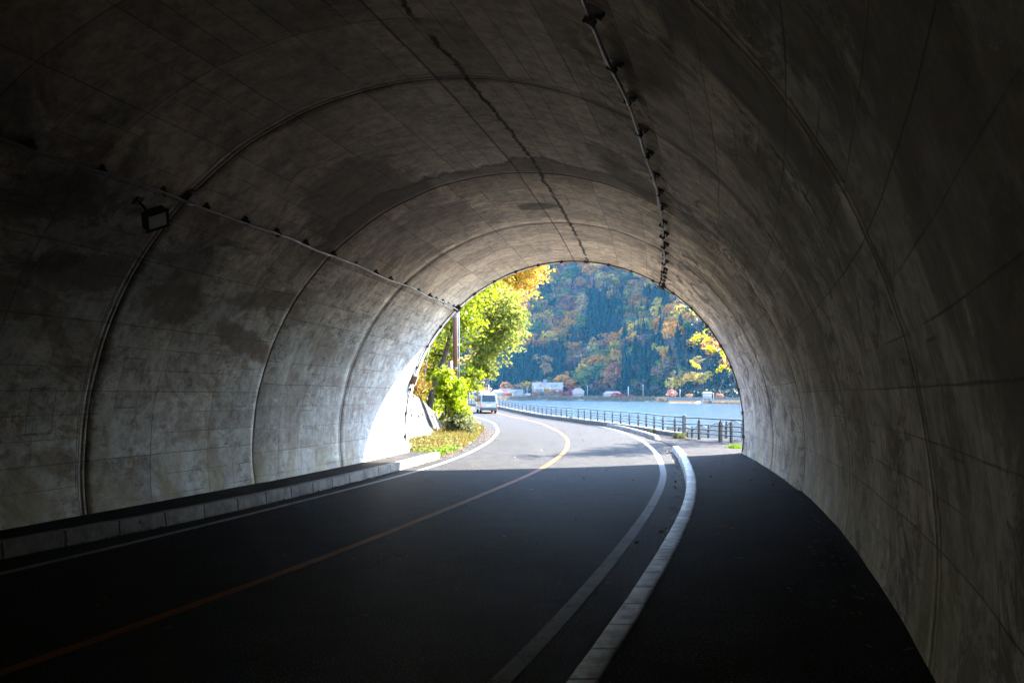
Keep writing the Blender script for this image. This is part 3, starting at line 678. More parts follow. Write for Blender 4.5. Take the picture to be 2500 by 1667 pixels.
# ------------------------------------------------------------------ ground on the left, retaining wall, land over the tunnel
def wall_top(y): return np.interp(y, [29, 33, 42, 46, 49, 51.5], [2.35, 2.3, 1.95, 1.55, 1.05, .15])
ysL = np.arange(29.3, 166, 1.1)
ds = np.array([0, .5, 1.3, 2.0, 2.9, 3.4, 4.5, 6, 8, 11, 15, 20, 28, 40, 60.])
def left_edge(y): return lX(y) - np.interp(y, [29, 34, 46, 60, 90], [.85, .75, .95, 1.1, .9])
def leftz(y, d):
    wt = wall_top(y) if y < 51.5 else 0.
    if y < 51.5:
        z = .10 * min(1, d / 1.2) if d < 2.6 else .10 + (wt - .10) * min(1, (d - 2.6) / .5)
        if d > 3.1: z = wt + (d - 3.1) * .62
    else: z = .2 * min(1, d / 1.2) + max(0, d - 2.2) * .55
    return float(zR(y)) + z + .25 * math.sin(y * .7 + d) * min(1, d / 10)
V = [(float(left_edge(y)) + .35 - d, y, leftz(y, d) - (.02 if d == 0 else 0)) for y in ysL for d in ds]
struct(link('hillside', np_mesh('hillside', V, grid_faces(len(ysL), len(ds))[:, ::-1], M['soil'])))
# retaining wall
ysW = np.arange(29.45, 51.6, .35); V = []; U = []
for y in ysW:
    xb = float(left_edge(y)) - 1.75; wt = float(wall_top(y)); lean = .38
    for k, q in enumerate(np.linspace(0, 1, 9)):
        V.append((xb - q * wt * lean + .02 * math.sin(y * 9 + k), y, -.05 + q * (wt + .05))); U.append((y, q * wt))
    V.append((xb - wt * lean - .35, y, wt + .01)); U.append((y, wt + .35))
rw = link('retaining_wall', np_mesh('retaining_wall', V, grid_faces(len(ysW), 10)[:, ::-1], M['retain'], U))
tag(rw, 'leaning grey streaked concrete retaining wall beside the road past the mouth', 'retaining wall')
for i, (y, q) in enumerate([(34, .5), (36.5, .45), (39, .52), (41, .5), (43, .55), (45, .6), (47, .62)]):
    m = MB(); wt = float(wall_top(y)); xb = float(left_edge(y)) - 1.75 - q * wt * .38
    m.tube([(xb - .1, y, q * wt), (xb + .04, y, q * wt)], .05, 8); m.build('weep_hole', M['black'], rw)
# land over the tunnel
V = []; ysT = np.arange(-41, 29.2, 3.0); us = [-60, -40, -25, -14, -9, -6, -3, 0, 3, 5, 6.6, 8.4, 9.2]
zs = [38, 27, 19, 12, 9.2, 8.2, 7.8, 7.6, 7.4, 6.6, 4.2, 0, -3.2]
for y in list(ysT) + [29.1]:
    h = float(tHead(y))
    for u_, z in zip(us, zs): V.append((float(tX(y)) + u_ * math.cos(h), y - u_ * math.sin(h) * .6, z + .5 * math.sin(y * .4 + u_) * (abs(u_) > 6)))
struct(link('mountainside', np_mesh('mountainside', V, grid_faces(len(ysT) + 1, len(us)), M['soil'])))

# ------------------------------------------------------------------ leaves and near plants
def leaves(P, size, rng, flat=.0, aspect=.6, up=None):
    """one bent quad per point, random orientation"""
    P = np.asarray(P, float); n = len(P)
    a = rng.normal(size=(n, 3)); 
    if up is not None: a = a * (1 - flat) + np.array(up) * flat * 2
    a /= np.linalg.norm(a, axis=1)[:, None]
    b = np.cross(a, rng.normal(size=(n, 3))); b /= np.linalg.norm(b, axis=1)[:, None] + 1e-9
    c = np.cross(a, b); s = size * rng.uniform(.6, 1.35, n)[:, None]
    V = np.stack([P - b * s, P + c * s * aspect + a * s * .15, P + b * s, P - c * s * aspect + a * s * .15], 1).reshape(-1, 3)
    return V, np.arange(4 * n).reshape(n, 4)

def tree(name, loc, blobs, nleaf, size, mat, lab, cat='tree', trunk=None, group=None, seed=1, bark='bark', limbs=True, spray=None):
    """blobs: (x,y,z,rx,ry,rz) leaf masses relative to loc; trunk: list of (x,y,z,r)"""
    rng = np.random.default_rng(seed); t = tag(empty(name, loc), lab, cat, group)
    vol = np.array([b[3] * b[4] * b[5] for b in blobs]) ** .75; vol /= vol.sum(); pts = []
    m = MB()
    if trunk: m.tube([q[:3] for q in trunk], [q[3] for q in trunk], 9)
    for b, w in zip(blobs, vol):
        k = max(3, int(nleaf * w / 20)); c = np.array(b[:3]); r = np.array(b[3:6])
        tw = rng.normal(size=(k, 3)); tw /= np.linalg.norm(tw, axis=1)[:, None]; tw = c + tw * r * rng.uniform(.35, 1.0, (k, 1)) ** .6
        for q in tw:
            d = q - c; d = d / (np.linalg.norm(d) + 1e-6); n = int(20 * rng.uniform(.4, 1.6))
            ln = float(np.mean(r)) * .40; s = rng.uniform(-1, 1, n)[:, None]
            pts.append(q + d * s * ln + np.array([0, 0, -.12]) * ln * (s + 1) + rng.normal(0, float(np.mean(r)) * .13, (n, 3)) * np.array([1, 1, .6]))
        if limbs and trunk:
            base = Vector(trunk[min(len(trunk) - 1, max(1, int(len(trunk) * .6)))][:3])
            if len(trunk) > 2: base = min((Vector(q[:3]) for q in trunk[1:]), key=lambda p: (p - Vector(c) + Vector((0, 0, .8))).length)
            mid = base.lerp(Vector(c), .5) + Vector((0, 0, .1 * (Vector(c) - base).length))
            m.tube([base, mid, Vector(c)], [.07, .05, .02], 6)
            for q in tw[:max(4, k // 6)]: m.tube([Vector(c).lerp(mid, .25), Vector(c).lerp(Vector(q), .5) + Vector((0, 0, .06)), Vector(q)], [.022, .014, .007], 4, False)
    if m.v: m.build('trunk', M[bark], t, True)
    V, F = leaves(np.concatenate(pts), size, rng)
    link('crown', np_mesh('crown', V, F, mat), t)
    return t
def blobs_in(rng, n, c, r, rs):
    out = []
    for i in range(n):
        d = rng.normal(size=3); d /= np.linalg.norm(d); q = np.array(c) + d * np.array(r) * rng.uniform(.3, 1) ** .5; s = rs * rng.uniform(.7, 1.3)
        out.append((*q, s, s, s * .75))
    return out
rg = np.random.default_rng(5)
# lime tree over the road beyond the wall
tb = [(-.9,2.6,2.9,1.6,1.3,1.3),(.3,-.5,4.9,1.6,1.6,1.3),(1.0,0,3.6,1.3,1.5,1.1),(.0,.5,6.3,1.7,1.6,1.2),(1.7,.3,5.3,1.3,1.4,1.1),(-1.5,1.5,5.3,1.5,1.5,1.3),
      (2.2,0,4.3,.9,1.2,.8),(-.3,1.6,1.3,1.2,1.0,1.0),(.9,.2,1.7,.8,1.1,.7),(1.4,.3,6.6,1.2,1.2,.9),(-1.5,.3,7.3,1.8,1.6,1.3)]
tree('broadleaf_tree', (-3.2, 51, 1.0), [b for i, b in enumerate(tb) if i not in (4, 6, 2)], 17000, .085, M['leaf_lime'], 'lime green leafy tree leaning over the road beside the tall brown pole', trunk=[(-1.2,0,-1,.2),(-.9,0,1,.16),(-.2,.1,3,.12),(.3,.1,5,.08),(.4,.2,6.8,.04)], seed=3, bark='bark')
tree('broadleaf_tree', (-3.0, 54, 1.0), [(1.9,.3,4.9,1.3,1.4,1.1),(2.6,0,4.1,1.0,1.2,.9),(1.6,0,3.3,1.1,1.3,.9),(2.3,.2,6.0,1.2,1.2,.9),(3.1,.2,5.2,.8,1.0,.8),(1.3,0,2.3,.7,1.,.6),(1.7,-.2,2.0,.5,.7,.4)], 9500, .085, M['leaf_pale'], 'pale yellow-green tree with the outermost crown hanging towards the lake', trunk=[(-1.2,.2,-1,.15),(.2,.1,1.2,.12),(1.2,.1,3.2,.08),(1.9,.1,5,.04)], seed=4, bark='bark_grey')
tree('broadleaf_tree', (-3.6, 62, 2.0), [(2.6,0,7.2,1.6,1.6,1.0),(3.9,.3,6.8,1.4,1.4,.8),(4.7,0,7.6,1.2,1.3,.8),(1.2,0,7.8,1.6,1.6,1.1),(3.3,.4,8.3,1.6,1.6,.9),(4.9,.2,8.6,1.1,1.2,.7),(3.4,0,5.9,.8,1.0,.5),(0,0,8.8,2,2,1.4)], 9500, .105, M['leaf_orange'], 'golden orange tree whose crown hangs over the road under the arch', trunk=[(-2,0,-2,.25),(-1.2,0,2,.2),(0,0,5,.15),(1.5,0,7,.09),(3.6,0,7.6,.04)], seed=8, bark='bark_grey')
# leafy trees between wall and pole
tree('broadleaf_tree', (-5.3, 44, 3.0), [(-.2,0,2.0,1.2,1.2,1.0),(.5,.2,1.0,.9,1.0,.8),(-.9,0,3.2,1.2,1.2,1.0),(-.4,0,.2,1.0,1.1,.7),(-1.6,0,1.2,1.2,1.2,1.0),(.2,.4,3.4,.9,1.0,.8)], 9500, .075, M['leaf_lime'], 'yellow-green young tree on the slope left of the brown pole', trunk=[(-.4,0,-1.6,.1),(-.3,0,1,.07),(-.2,0,3,.03)], seed=14)
# bushes
def bush(loc, blobs, n, size, mat, lab, seed, nm='shrub'):
    return tree(nm, loc, blobs, n, size, M[mat], lab, 'shrub', trunk=[(0, 0, -.3, .04), (0, 0, .5, .03)], seed=seed)
bush((-3.05, 45.7, 1.2), [(.35,0,.5,.52,.6,.5),(.5,.2,1.05,.45,.5,.4),(.05,-.2,1.0,.5,.5,.42),(.62,.1,-.1,.45,.5,.42),(-.1,0,1.6,.45,.45,.36),(.6,0,-.6,.32,.4,.3)], 5200, .06, 'leaf_bush', 'vivid yellow-green bush spilling down the end of the retaining wall', 21)
bush((-4.6, 39.5, 2.2), [(0,0,.3,.8,.9,.5),(.5,.6,.1,.7,.9,.45),(-.5,0,.9,.8,.8,.6),(.4,.9,.8,.7,.8,.5)], 6000, .055, 'leaf_rust', 'rusty ochre shrub growing over the top of the retaining wall', 22)
bush((-5.0, 36, 2.6), [(0,0,.5,.8,.9,.6),(-.2,0,1.4,.8,.8,.6),(.5,.6,1.2,.6,.7,.5)], 5000, .055, 'leaf_lime', 'green-gold shrub above the retaining wall close to the tunnel mouth', 23)
bush((-2.35, 45.6, .2), [(0,0,.35,.55,.8,.4),(.25,.6,.3,.45,.7,.35),(-.3,-.3,.5,.5,.6,.35)], 4200, .05, 'leaf_olive', 'dull olive bush at the roadside under the vivid bush', 24)
# yellow tree by the lake at the right, drooping branches
yb = [(-4.5,-2.2,5.5,.66,.7,.28),(-3.9,-1.6,5.0,.72,.75,.27),(-3.7,-1.0,4.3,.4,.5,.13),(-4.9,-1.0,4.45,.5,.5,.13),(-3.4,-2,6.3,1.1,1.1,.5),(-2.4,-2.6,7,1.3,1.3,.6),(-1,-1,8,1.6,1.6,.8),(-3.9,-3.8,7.2,1.3,1.3,.6),(-2.6,-5,7.4,1.4,1.4,.7),(-.5,-3.8,7.8,1.6,1.6,.8),(1,0,7,1.8,1.8,1),(-4.6,-5.2,6.6,1.1,1.1,.5),(-3.6,-5.6,8.0,1.5,1.5,.7),(-2.4,-5,9.6,1.5,1.5,.8),(-1.2,-4,10.6,1.6,1.6,.8),(-5.2,-7.2,8.6,1.2,1.2,.6),(-2.2,.4,2.4,.35,.4,.4),(-2.4,.2,5.2,.6,.7,.25)]
tree('broadleaf_tree', (12.6, 43.2, -1.3), yb, 11500, .07, M['leaf_yellow'], 'bright yellow tree with sparse drooping branches by the lakeside railing', trunk=[(0,0,-.2,.2),(-.2,-.2,3,.16),(-.6,-.6,5.5,.12),(-1,-1,8,.05)], seed=31, bark='bark_grey')

# brown poles
def pole(loc, h, r0, r1, mat, lab, nm='utility_pole', cat='pole', arms=0, group=None):
    t = tag(empty(nm, loc), lab, cat, group)
    m = MB(); m.tube([(0, 0, -.4), (0, 0, h)], [r0, r1], 14); m.build('shaft', mat, t, True)
    for k in range(arms):
        m = MB(); m.box((0, 0, h - .5 - k * .8), (1.6, .1, .1)); 
        for x in (-.7, -.3, .3, .7): m.tube([(x, 0, h - .45 - k * .8), (x, 0, h - .2 - k * .8)], .05, 6)
        m.build('crossarm', M['galv'], t)
    return t
p = pole((-2.66, 46.6, .9), 9, .125, .112, M['pole_brown'], 'tall brown painted utility pole among the lime green leaves')
for z in (2.2, 4.6):
    m = MB(); m.tube([(0, 0, z), (0, 0, z + .05)], .132, 14); m.build('band', M['galv'], p)
m = MB(); m.tube([(.19, -.05, -.4), (.18, -.05, 3.0), (.15, -.05, 7.5)], .026, 7); m.build('cable_guard', M['galv'], p, True)
pole((-2.98, 48.0, .9), 2.6, .14, .13, M['pole_brown'], 'short brown post just behind the tall brown pole', 'wooden_post', 'post')
t = tag(empty('guy_wire', (-4.2, 46.5, 2.0)), 'thin pale guy rod slanting among the leaves left of the brown pole', 'guy wire')
m = MB(); m.tube([(0, 0, 0), (.25, 0, 1.6)], .03, 6); m.build('guard', M['galv'], t); m = MB(); m.tube([(.25, 0, 1.6), (1.2, 3.5, 7)], .012, 5); m.build('wire', M['galv'], t)
pole((-6.0, 140, .5), 2.1, .09, .09, M['house_white'], 'slim white roadside pole behind the van near the far bend', 'marker_pole')

# ground cover (nobody could count it)
def cover(name, P, size, mat, lab, cat, seed, up=(0, 0, 1), flat=0., aspect=.3):
    rng = np.random.default_rng(seed); V, F = leaves(P, size, rng, flat, aspect, up)
    return tag(link(name, np_mesh(name, V, F, mat)), lab, cat, kind='stuff')
def blades(name, P, h, w, mat, lab, cat, seed):
    rng = np.random.default_rng(seed); P = np.asarray(P, float); n = len(P); a = rng.uniform(0, 6.28, n)
    hh = h * rng.uniform(.4, 1.2, n); lean = rng.normal(0, .35, (n, 2)) * hh[:, None]
    d = np.stack([np.cos(a), np.sin(a), 0 * a], 1) * w; top = P + np.concatenate([lean, hh[:, None]], 1)
    mid = P + np.concatenate([lean * .3, hh[:, None] * .6], 1)
    V = np.stack([P - d, P + d, mid + d * .7, top, mid - d * .7], 1).reshape(-1, 3); F = np.arange(5 * n).reshape(n, 5)
    return tag(link(name, np_mesh(name, V, F, mat)), lab, cat, kind='stuff')
def verge(n, y0, y1, d0, d1, rng, zoff=0.):
    y = rng.uniform(y0, y1, n); d = d0 + (d1 - d0) * rng.uniform(0, 1, n)
    return np.stack([left_edge(y) + .35 - d, y, np.array([leftz(a, b) for a, b in zip(y, d)]) + zoff], 1)
rg = np.random.default_rng(77)
Pg = verge(12000, 29.4, 60, .1, 2.4, rg); Pg = Pg[(np.sin(Pg[:, 1] * 2.1) + np.sin(Pg[:, 0] * 5 + Pg[:, 1]) + rg.normal(0, .8, len(Pg))) > -.7]
blades('grass', Pg, .22, .014, M['leaf_weed'], 'brown and green weeds on the verge below the retaining wall', 'weeds', 1)
P = verge(5200, 29.6, 37, .25, 1.9, rg); P[:, 2] += rg.uniform(0, .24, len(P)); cover('weeds', P, .05, M['leaf_weed'], 'leafy rusty weeds on the verge close to the tunnel mouth', 'weeds', 2, aspect=.5)
P = verge(2600, 29.6, 34.0, .1, .9, rg); P[:, 2] += rg.uniform(0, .2, len(P)); cover('weeds', P, .045, M['leaf_grass'], 'low bright green weeds at the edge of the asphalt', 'weeds', 3, aspect=.5)
P = verge(26000, 51, 110, 1.0, 16, rg); P[:, 2] += rg.uniform(0, 2.2, len(P)); cover('undergrowth', P, .13, M['leaf_lime'], 'yellow-green undergrowth covering the slope along the road', 'undergrowth', 4, aspect=.5)
P = verge(30000, 29.6, 55, 3.2, 12, rg); P[:, 2] += rg.uniform(0, 1.8, len(P)); cover('undergrowth', P, .085, M['leaf_rust'], 'ochre undergrowth on the bank above the retaining wall', 'undergrowth', 5, aspect=.5)
# grass tufts on the lake side
def tuft(x, y, z, n, s, h, mat, lab, seed):
    rng = np.random.default_rng(seed); P = np.stack([rng.normal(x, s, n), rng.normal(y, s * 1.3, n), np.full(n, z)], 1)
    o = blades('grass_tuft', P, h, .012, M[mat], lab, 'grass', seed); del o['kind']; return o
tuft(7.15, 31.9, .1, 420, .11, .20, 'leaf_grass', 'green grass tuft at the foot of the right tunnel wall', 41)
tuft(6.6, 46.5, .15, 130, .09, .16, 'leaf_olive', 'small yellowish tuft at the foot of the low wall', 42)
tuft(7.0, 41.6, .05, 260, .11, .24, 'leaf_olive', 'dull green grass tuft beside the concrete post', 43)
# fallen leaves
rg = np.random.default_rng(78); L = []
def litter(n, fx, y0, y1, s, z, bias=1.):
    y = y0 + (y1 - y0) * rg.uniform(0, 1, n) ** bias; L.append(np.stack([fx(y) + rg.normal(0, s, n), y, np.full(n, z) + rg.uniform(.004, .02, n)], 1))
litter(420, lambda y: lkX(y) + .1, 6, 29, .05, .006, .8); litter(900, lambda y: left_edge(y) + .25, 29.5, 58, .22, .01)
litter(500, lambda y: left_edge(y) + .1, 29.4, 34, .2, .02); litter(260, lambda y: kX(y) - .1, 8, 33, .07, .006, .6); litter(500, lambda y: kX(y) - .1, 40, 70, .1, .006)
litter(120, lambda y: tX(y) + tRad(y) * .97, 6, 31, .12, .19); litter(330, lambda y: fX(np.maximum(y, 38)) - .35, 41, 46, .12, .06); litter(160, lambda y: cX(y) + 1, 8, 60, 2.0, .006)
litter(60, lambda y: kX(y) + 1.4, 8, 33, .8, .18); litter(350, lambda y: left_edge(y) + .6, 40, 52, .3, .008)
cover('fallen_leaves', np.concatenate(L), .036, M['leaf_litter'], 'dry fallen leaves lying along the kerbs and the verge', 'leaves', 6, flat=.72, aspect=.55)

# ------------------------------------------------------------------ far shore and hill
def H(t, d, X=None):
    """land height d metres behind the far shore, at azimuth t"""
    base = np.interp(d, [-12, 0, 6, 25, 60, 78], [-4.5, WZ - .2, -2.1, -1.2, -.4, .8])
    dd = np.maximum(d - 78, 0)
    rid = np.sin(t * 31 + 1) * .10 + np.sin(t * 67 + d * .006) * .05
    return base + dd * (.44 + rid) + 7 * np.sin(dd * .021 + t * 40) * np.clip(dd / 90, 0, 1) * np.clip(1 - dd / 900, 0, 1)
def far(t, d):
    t = np.asarray(t, float); y = shoreY(t) + d; return np.stack(np.broadcast_arrays(t * y, y, H(t, d)), -1)
ts = np.linspace(-.5, .62, 120); dsh = np.concatenate([[-12, 0, 3, 6, 14, 25, 40, 60, 70, 78], np.arange(90, 1150, 16.)])
P = far(ts[:, None], dsh[None, :]); k = 10
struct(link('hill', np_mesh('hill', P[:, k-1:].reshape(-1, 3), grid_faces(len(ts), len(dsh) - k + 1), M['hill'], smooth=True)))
struct(link('shore', np_mesh('shore', P[:, :k].reshape(-1, 3), grid_faces(len(ts), k), M['shore'], smooth=True)))
F_ = 2430.
def pix(p): return 1250 + F_ * p[..., 0] / p[..., 1], 962 + F_ * (1.9 - p[..., 2]) / p[..., 1]
def tz(px): return (px - 1250) / F_

def conifer_mesh(rng, n=9):
    Vs = []; Fs = []; b = 0
    for k in range(n):
        q = k / (n - 1); z = .08 + .86 * q; r = .20 * (1 - q) ** .8 + .012; m = 9 if q < .7 else 6
        for j in range(m):
            a = 6.283 * (j + rng.uniform(-.3, .3)) / m + k; rr = r * rng.uniform(.7, 1.25); dz = -.075 * rng.uniform(.5, 1.4); w = .5 * rr + .012
            d = np.array([math.cos(a), math.sin(a), 0]); e = np.array([-d[1], d[0], 0])
            Vs += [np.array([0, 0, z + .1]), d * rr * .6 - e * w + [0, 0, z + dz * .3], d * rr + [0, 0, z + dz], d * rr * .6 + e * w + [0, 0, z + dz * .3]]
            Fs.append((b, b+1, b+2, b+3)); b += 4
    return np.array(Vs), np.array(Fs)
def crown_mesh(rng, lobes=11, per=26, wide=.42):
    P = []; N = []
    for i in range(lobes):
        d = rng.normal(size=3); d /= np.linalg.norm(d); d[2] = d[2] * .85 + .12
        c = np.array([0, 0, .50]) + d * np.array([wide * .60, wide * .60, .33]); r = rng.uniform(.15, .25)
        q = rng.normal(size=(per, 3)); q /= np.linalg.norm(q, axis=1)[:, None]; q[:, 2] = np.where(q[:, 2] < -.55, -q[:, 2], q[:, 2])
        P.append(c + q * r * np.array([1, 1, .8])); N.append(q)
    P = np.concatenate(P); N = np.concatenate(N); n = len(P)
    a = N + rng.normal(0, .45, (n, 3)); a /= np.linalg.norm(a, axis=1)[:, None]
    b = np.cross(a, rng.normal(size=(n, 3))); b /= np.linalg.norm(b, axis=1)[:, None]; c = np.cross(a, b); s = rng.uniform(.03, .065, n)[:, None]
    V = np.stack([P - b * s, P + c * s, P + b * s, P - c * s], 1).reshape(-1, 3)
    return V, np.arange(4 * n).reshape(n, 4)
rc = np.random.default_rng(3)
CON = [conifer_mesh(rc) for _ in range(4)]; CRO = [crown_mesh(rc, rc.integers(9, 14), 26, rc.uniform(.36, .5)) for _ in range(6)]
def trunk_mesh():
    m = MB(); m.tube([(0, 0, -.06), (0, 0, .5)], [.022, .012], 6); me = bpy.data.meshes.new('trunk'); me.from_pydata(m.v, [], m.f); me.materials.append(M['bark_grey']); return me
TRUNK = trunk_mesh()
CONM = [np_mesh('crown', v, f, M['far_leaf']) for v, f in CON]; CROM = [np_mesh('crown', v, f, M['far_leaf']) for v, f in CRO]
# stands of dark conifers on the hill, as patches of ground (azimuth, metres behind the shore): found from where they show
STANDS = [(1190, 1388, 868, 958, .95), (1424, 1522, 728, 850, .93), (1524, 1624, 828, 935, .88), (1504, 1590, 908, 966, .9), (1572, 1652, 712, 782, .9), (1370, 1440, 788, 872, .5),
          (1270, 1345, 655, 732, .7), (1650, 1725, 818, 900, .65), (1610, 1705, 890, 962, .5), (1150, 1290, 910, 955, .6), (1688, 1900, 840, 985, .8), (1380, 1500, 920, 958, .4), (1000, 1200, 820, 955, .6)]
PAL = {'orange': (0.2546, 0.1072, 0.0056), 'gold': (0.2470, 0.1657, 0.0174), 'purple': (0.0655, 0.0451, 0.0309), 'olive': (0.0574, 0.0706, 0.0126), 'rose': (0.1482, 0.0619, 0.0212), 'tan': (0.1747, 0.1188, 0.0376), 'green': (0.0208, 0.0594, 0.0106), 'conifer': (0.0003, 0.0157, 0.0120)}
WORD = {'orange': 'orange leafed', 'gold': 'golden leafed', 'purple': 'purplish brown half-bare', 'olive': 'olive green', 'rose': 'reddish pink', 'tan': 'pale tan', 'green': 'mid green', 'conifer': 'dark blue-green conical'}
rt = np.random.default_rng(21); cand = []
d = 82.
while d < 790:
    t = -.42 + rt.uniform(0, .01)
    while t < .58:
        y = float(shoreY(t)) + d; dj = d + rt.uniform(-4, 4); tj = t + rt.uniform(-3, 3) / y
        p = far(tj, dj); x_, y_ = pix(p); w = 0.
        for (a, b, c, e, q) in STANDS:
            if a < x_ < b and c < y_ < e: w = max(w, q)
        if rt.uniform() < max(w, .10): kind = 'conifer'
        else:
            n1 = -.15 + math.sin(p[0] * .045 + 1.3) + math.sin(p[1] * .05 + p[0] * .02) + rt.normal(0, .75)
            kind = 'tan' if n1 > 1.5 else 'gold' if n1 > .8 else 'orange' if n1 > .05 else 'olive' if n1 > -.6 else 'purple' if n1 > -1.25 else 'tan' if n1 > -1.7 else 'rose'
            if rt.uniform() < .08: kind = 'green'
        h = rt.uniform(13, 22) if kind == 'conifer' else rt.uniform(10, 20)
        h *= min(1., y / 820)
        cand.append((tj, dj, p, kind, h, x_, y_ - h / y_ * 0))
        t += (6.3 if kind == 'conifer' else 11.0) / y * rt.uniform(.8, 1.2)
    d += 7.6
def visible(x, y): return (1120 < x < 1800) and y < 975 and y > 600 and (((x - 1403) / 418) ** 2 + ((min(y, 1050) - 1050) / 418) ** 2) < 1 and not (x < 1190 and y < 900)
seen = [c for c in cand if visible(c[5], c[6])]
for c in [c for c in cand if c not in seen]: pass
seen.sort(key=lambda c: c[2][1] / c[4])
pick = {id(c): 1 for c in seen[:285]}
def place_label(x, y, kind):
    lm = [(1215, 'behind the shore houses'), (1290, 'above the orange round trees'), (1375, 'behind the white hotel'), (1440, 'above the pink-roofed house'), (1525, 'above the low pink-roofed building'),
          (1600, 'above the red bushes'), (1690, 'above the open lakeside lawn'), (1900, 'above the white intake tower')]
    s = [n for q, n in lm if x < q][0]
    lv = 'at the very foot of the hill' if y > 925 else 'low on the hill' if y > 890 else 'midway up the hill' if y > 820 else 'high on the hill'
    return f'{WORD[kind]} tree {lv} {s}'
rest = {'V': [], 'F': [], 'C': []}; nb = 0
for c in cand:
    tj, dj, p, kind, h, x_, y_ = c; col = np.array(PAL[kind]) * rt.uniform(.75, 1.3) * rt.normal(1, .06, 3)
    con = kind == 'conifer'; k = rt.integers(0, 4 if con else 6); rz = rt.uniform(0, 6.28); wd = rt.uniform(.85, 1.2) * (1.0 if con else 1.15)
    if id(c) in pick:
        o = tag(empty('conifer_tree' if con else 'broadleaf_tree', p, rz), place_label(x_, y_, kind), 'tree', place_label(x_, y_, kind).replace('tree', 'trees')); o.scale = (h * wd, h * wd, h)
        m = link('crown', (CONM if con else CROM)[k], o); m.color = (*col, 1); link('trunk', TRUNK, o)
    else:
        v, f = (CON if con else CRO)[k]
        cs, sn = math.cos(rz), math.sin(rz); v = v * np.array([h * wd, h * wd, h]); v = np.stack([v[:, 0] * cs - v[:, 1] * sn, v[:, 0] * sn + v[:, 1] * cs, v[:, 2]], 1) + p
        rest['V'].append(v); rest['F'].append(f + nb); nb += len(v); rest['C'].append(np.tile([*col, 1], (len(v), 1)))
tag(link('forest', np_mesh('forest', np.concatenate(rest['V']), np.concatenate(rest['F']), M['far_leaf_mass'], col=np.concatenate(rest['C']))), 'hazy autumn forest covering the far mountainside in russet, gold and dark green', 'forest', kind='stuff')

# shore trees in colour
def shore_tree(px, d, h, w, col, lab, group=None, k=0, seed=0):
    p = far(tz(px), d); o = tag(empty('broadleaf_tree', p, seed), lab, 'tree', group); o.scale = (w / .84, w / .84, h / .98)
    m = link('crown', CROM[k % 6], o); m.color = (*col, 1); m.location.z = -.1; link('trunk', TRUNK, o)
ORG, RED, PNK, MAG, GLD, RST = (.23, .088, .02), (.22, .022, .012), (.17, .062, .030), (.20, .016, .045), (.24, .125, .02), (.15, .062, .026)
shore_tree(1236, 66, 14.5, 13.5, ORG, 'big round orange tree behind the grey-roofed houses', k=0)
shore_tree(1259, 70, 13, 12, (0.193, 0.080, 0.029), 'round orange tree right of the biggest orange tree', k=1)
shore_tree(1188, 62, 12, 10, PNK, 'pinkish red tree behind the leftmost shore houses', k=2)
shore_tree(1238, 22, 6, 9.5, (0.185, 0.055, 0.042), 'low spreading salmon tree in front of the grey-roofed houses', k=3)
shore_tree(1181, 34, 6, 4.5, GLD, 'small orange-yellow tree by the leftmost shore house', k=4)
shore_tree(1167, 36, 6.5, 7.5, (.010, .024, .014), 'dark green bush below the leftmost shore house', k=5)
shore_tree(1285, 74, 9, 8, (0.067, 0.092, 0.034), 'pale green tree left of the white hotel', k=2)
shore_tree(1309, 30, 8.5, 9, RST, 'russet tree before the left end of the white hotel', k=1)
shore_tree(1336, 30, 11.5, 5.5, GLD, 'tall narrow golden orange tree in front of the white hotel', k=4)
shore_tree(1324, 26, 6, 6, (0.055, 0.050, 0.029), 'dull olive tree left of the tall golden tree', k=5)
shore_tree(1352, 30, 8, 8, (0.168, 0.063, 0.034), 'rusty red tree right of the tall golden tree', k=3)
shore_tree(1370, 28, 7.5, 5.5, (0.193, 0.046, 0.029), 'red-orange tree before the right end of the hotel', k=0)
shore_tree(1383, 28, 7.5, 5, (0.202, 0.038, 0.025), 'bright red tree left of the magenta tree', k=2)
shore_tree(1391, 44, 9, 5.5, MAG, 'magenta tree left of the pink-roofed house', k=1)
shore_tree(1505, 22, 5.2, 9.5, RED, 'bright red bush in front of the low pink-roofed building', k=3)
shore_tree(1519, 18, 4.8, 6, (0.231, 0.019, 0.013), 'scarlet bush at the right end of the low building', k=4)
shore_tree(1542, 18, 3.6, 8.5, (0.202, 0.029, 0.019), 'long low red bush right of the white mast', k=5)
shore_tree(1640, 40, 6.5, 7, (0.160, 0.063, 0.046), 'flat-topped pinkish tree on the lakeside lawn', k=0)
shore_tree(1683, 36, 4.6, 4.2, (0.176, 0.084, 0.025), 'small orange tree left of the white intake tower', k=2)
shore_tree(1757, 34, 4.6, 4.5, (0.168, 0.059, 0.025), 'small red-orange tree right of the white intake tower', k=4)
shore_tree(1394, 20, 3, 3, RED, 'small red shrub below the pink-roofed house on the reed bank', k=1)
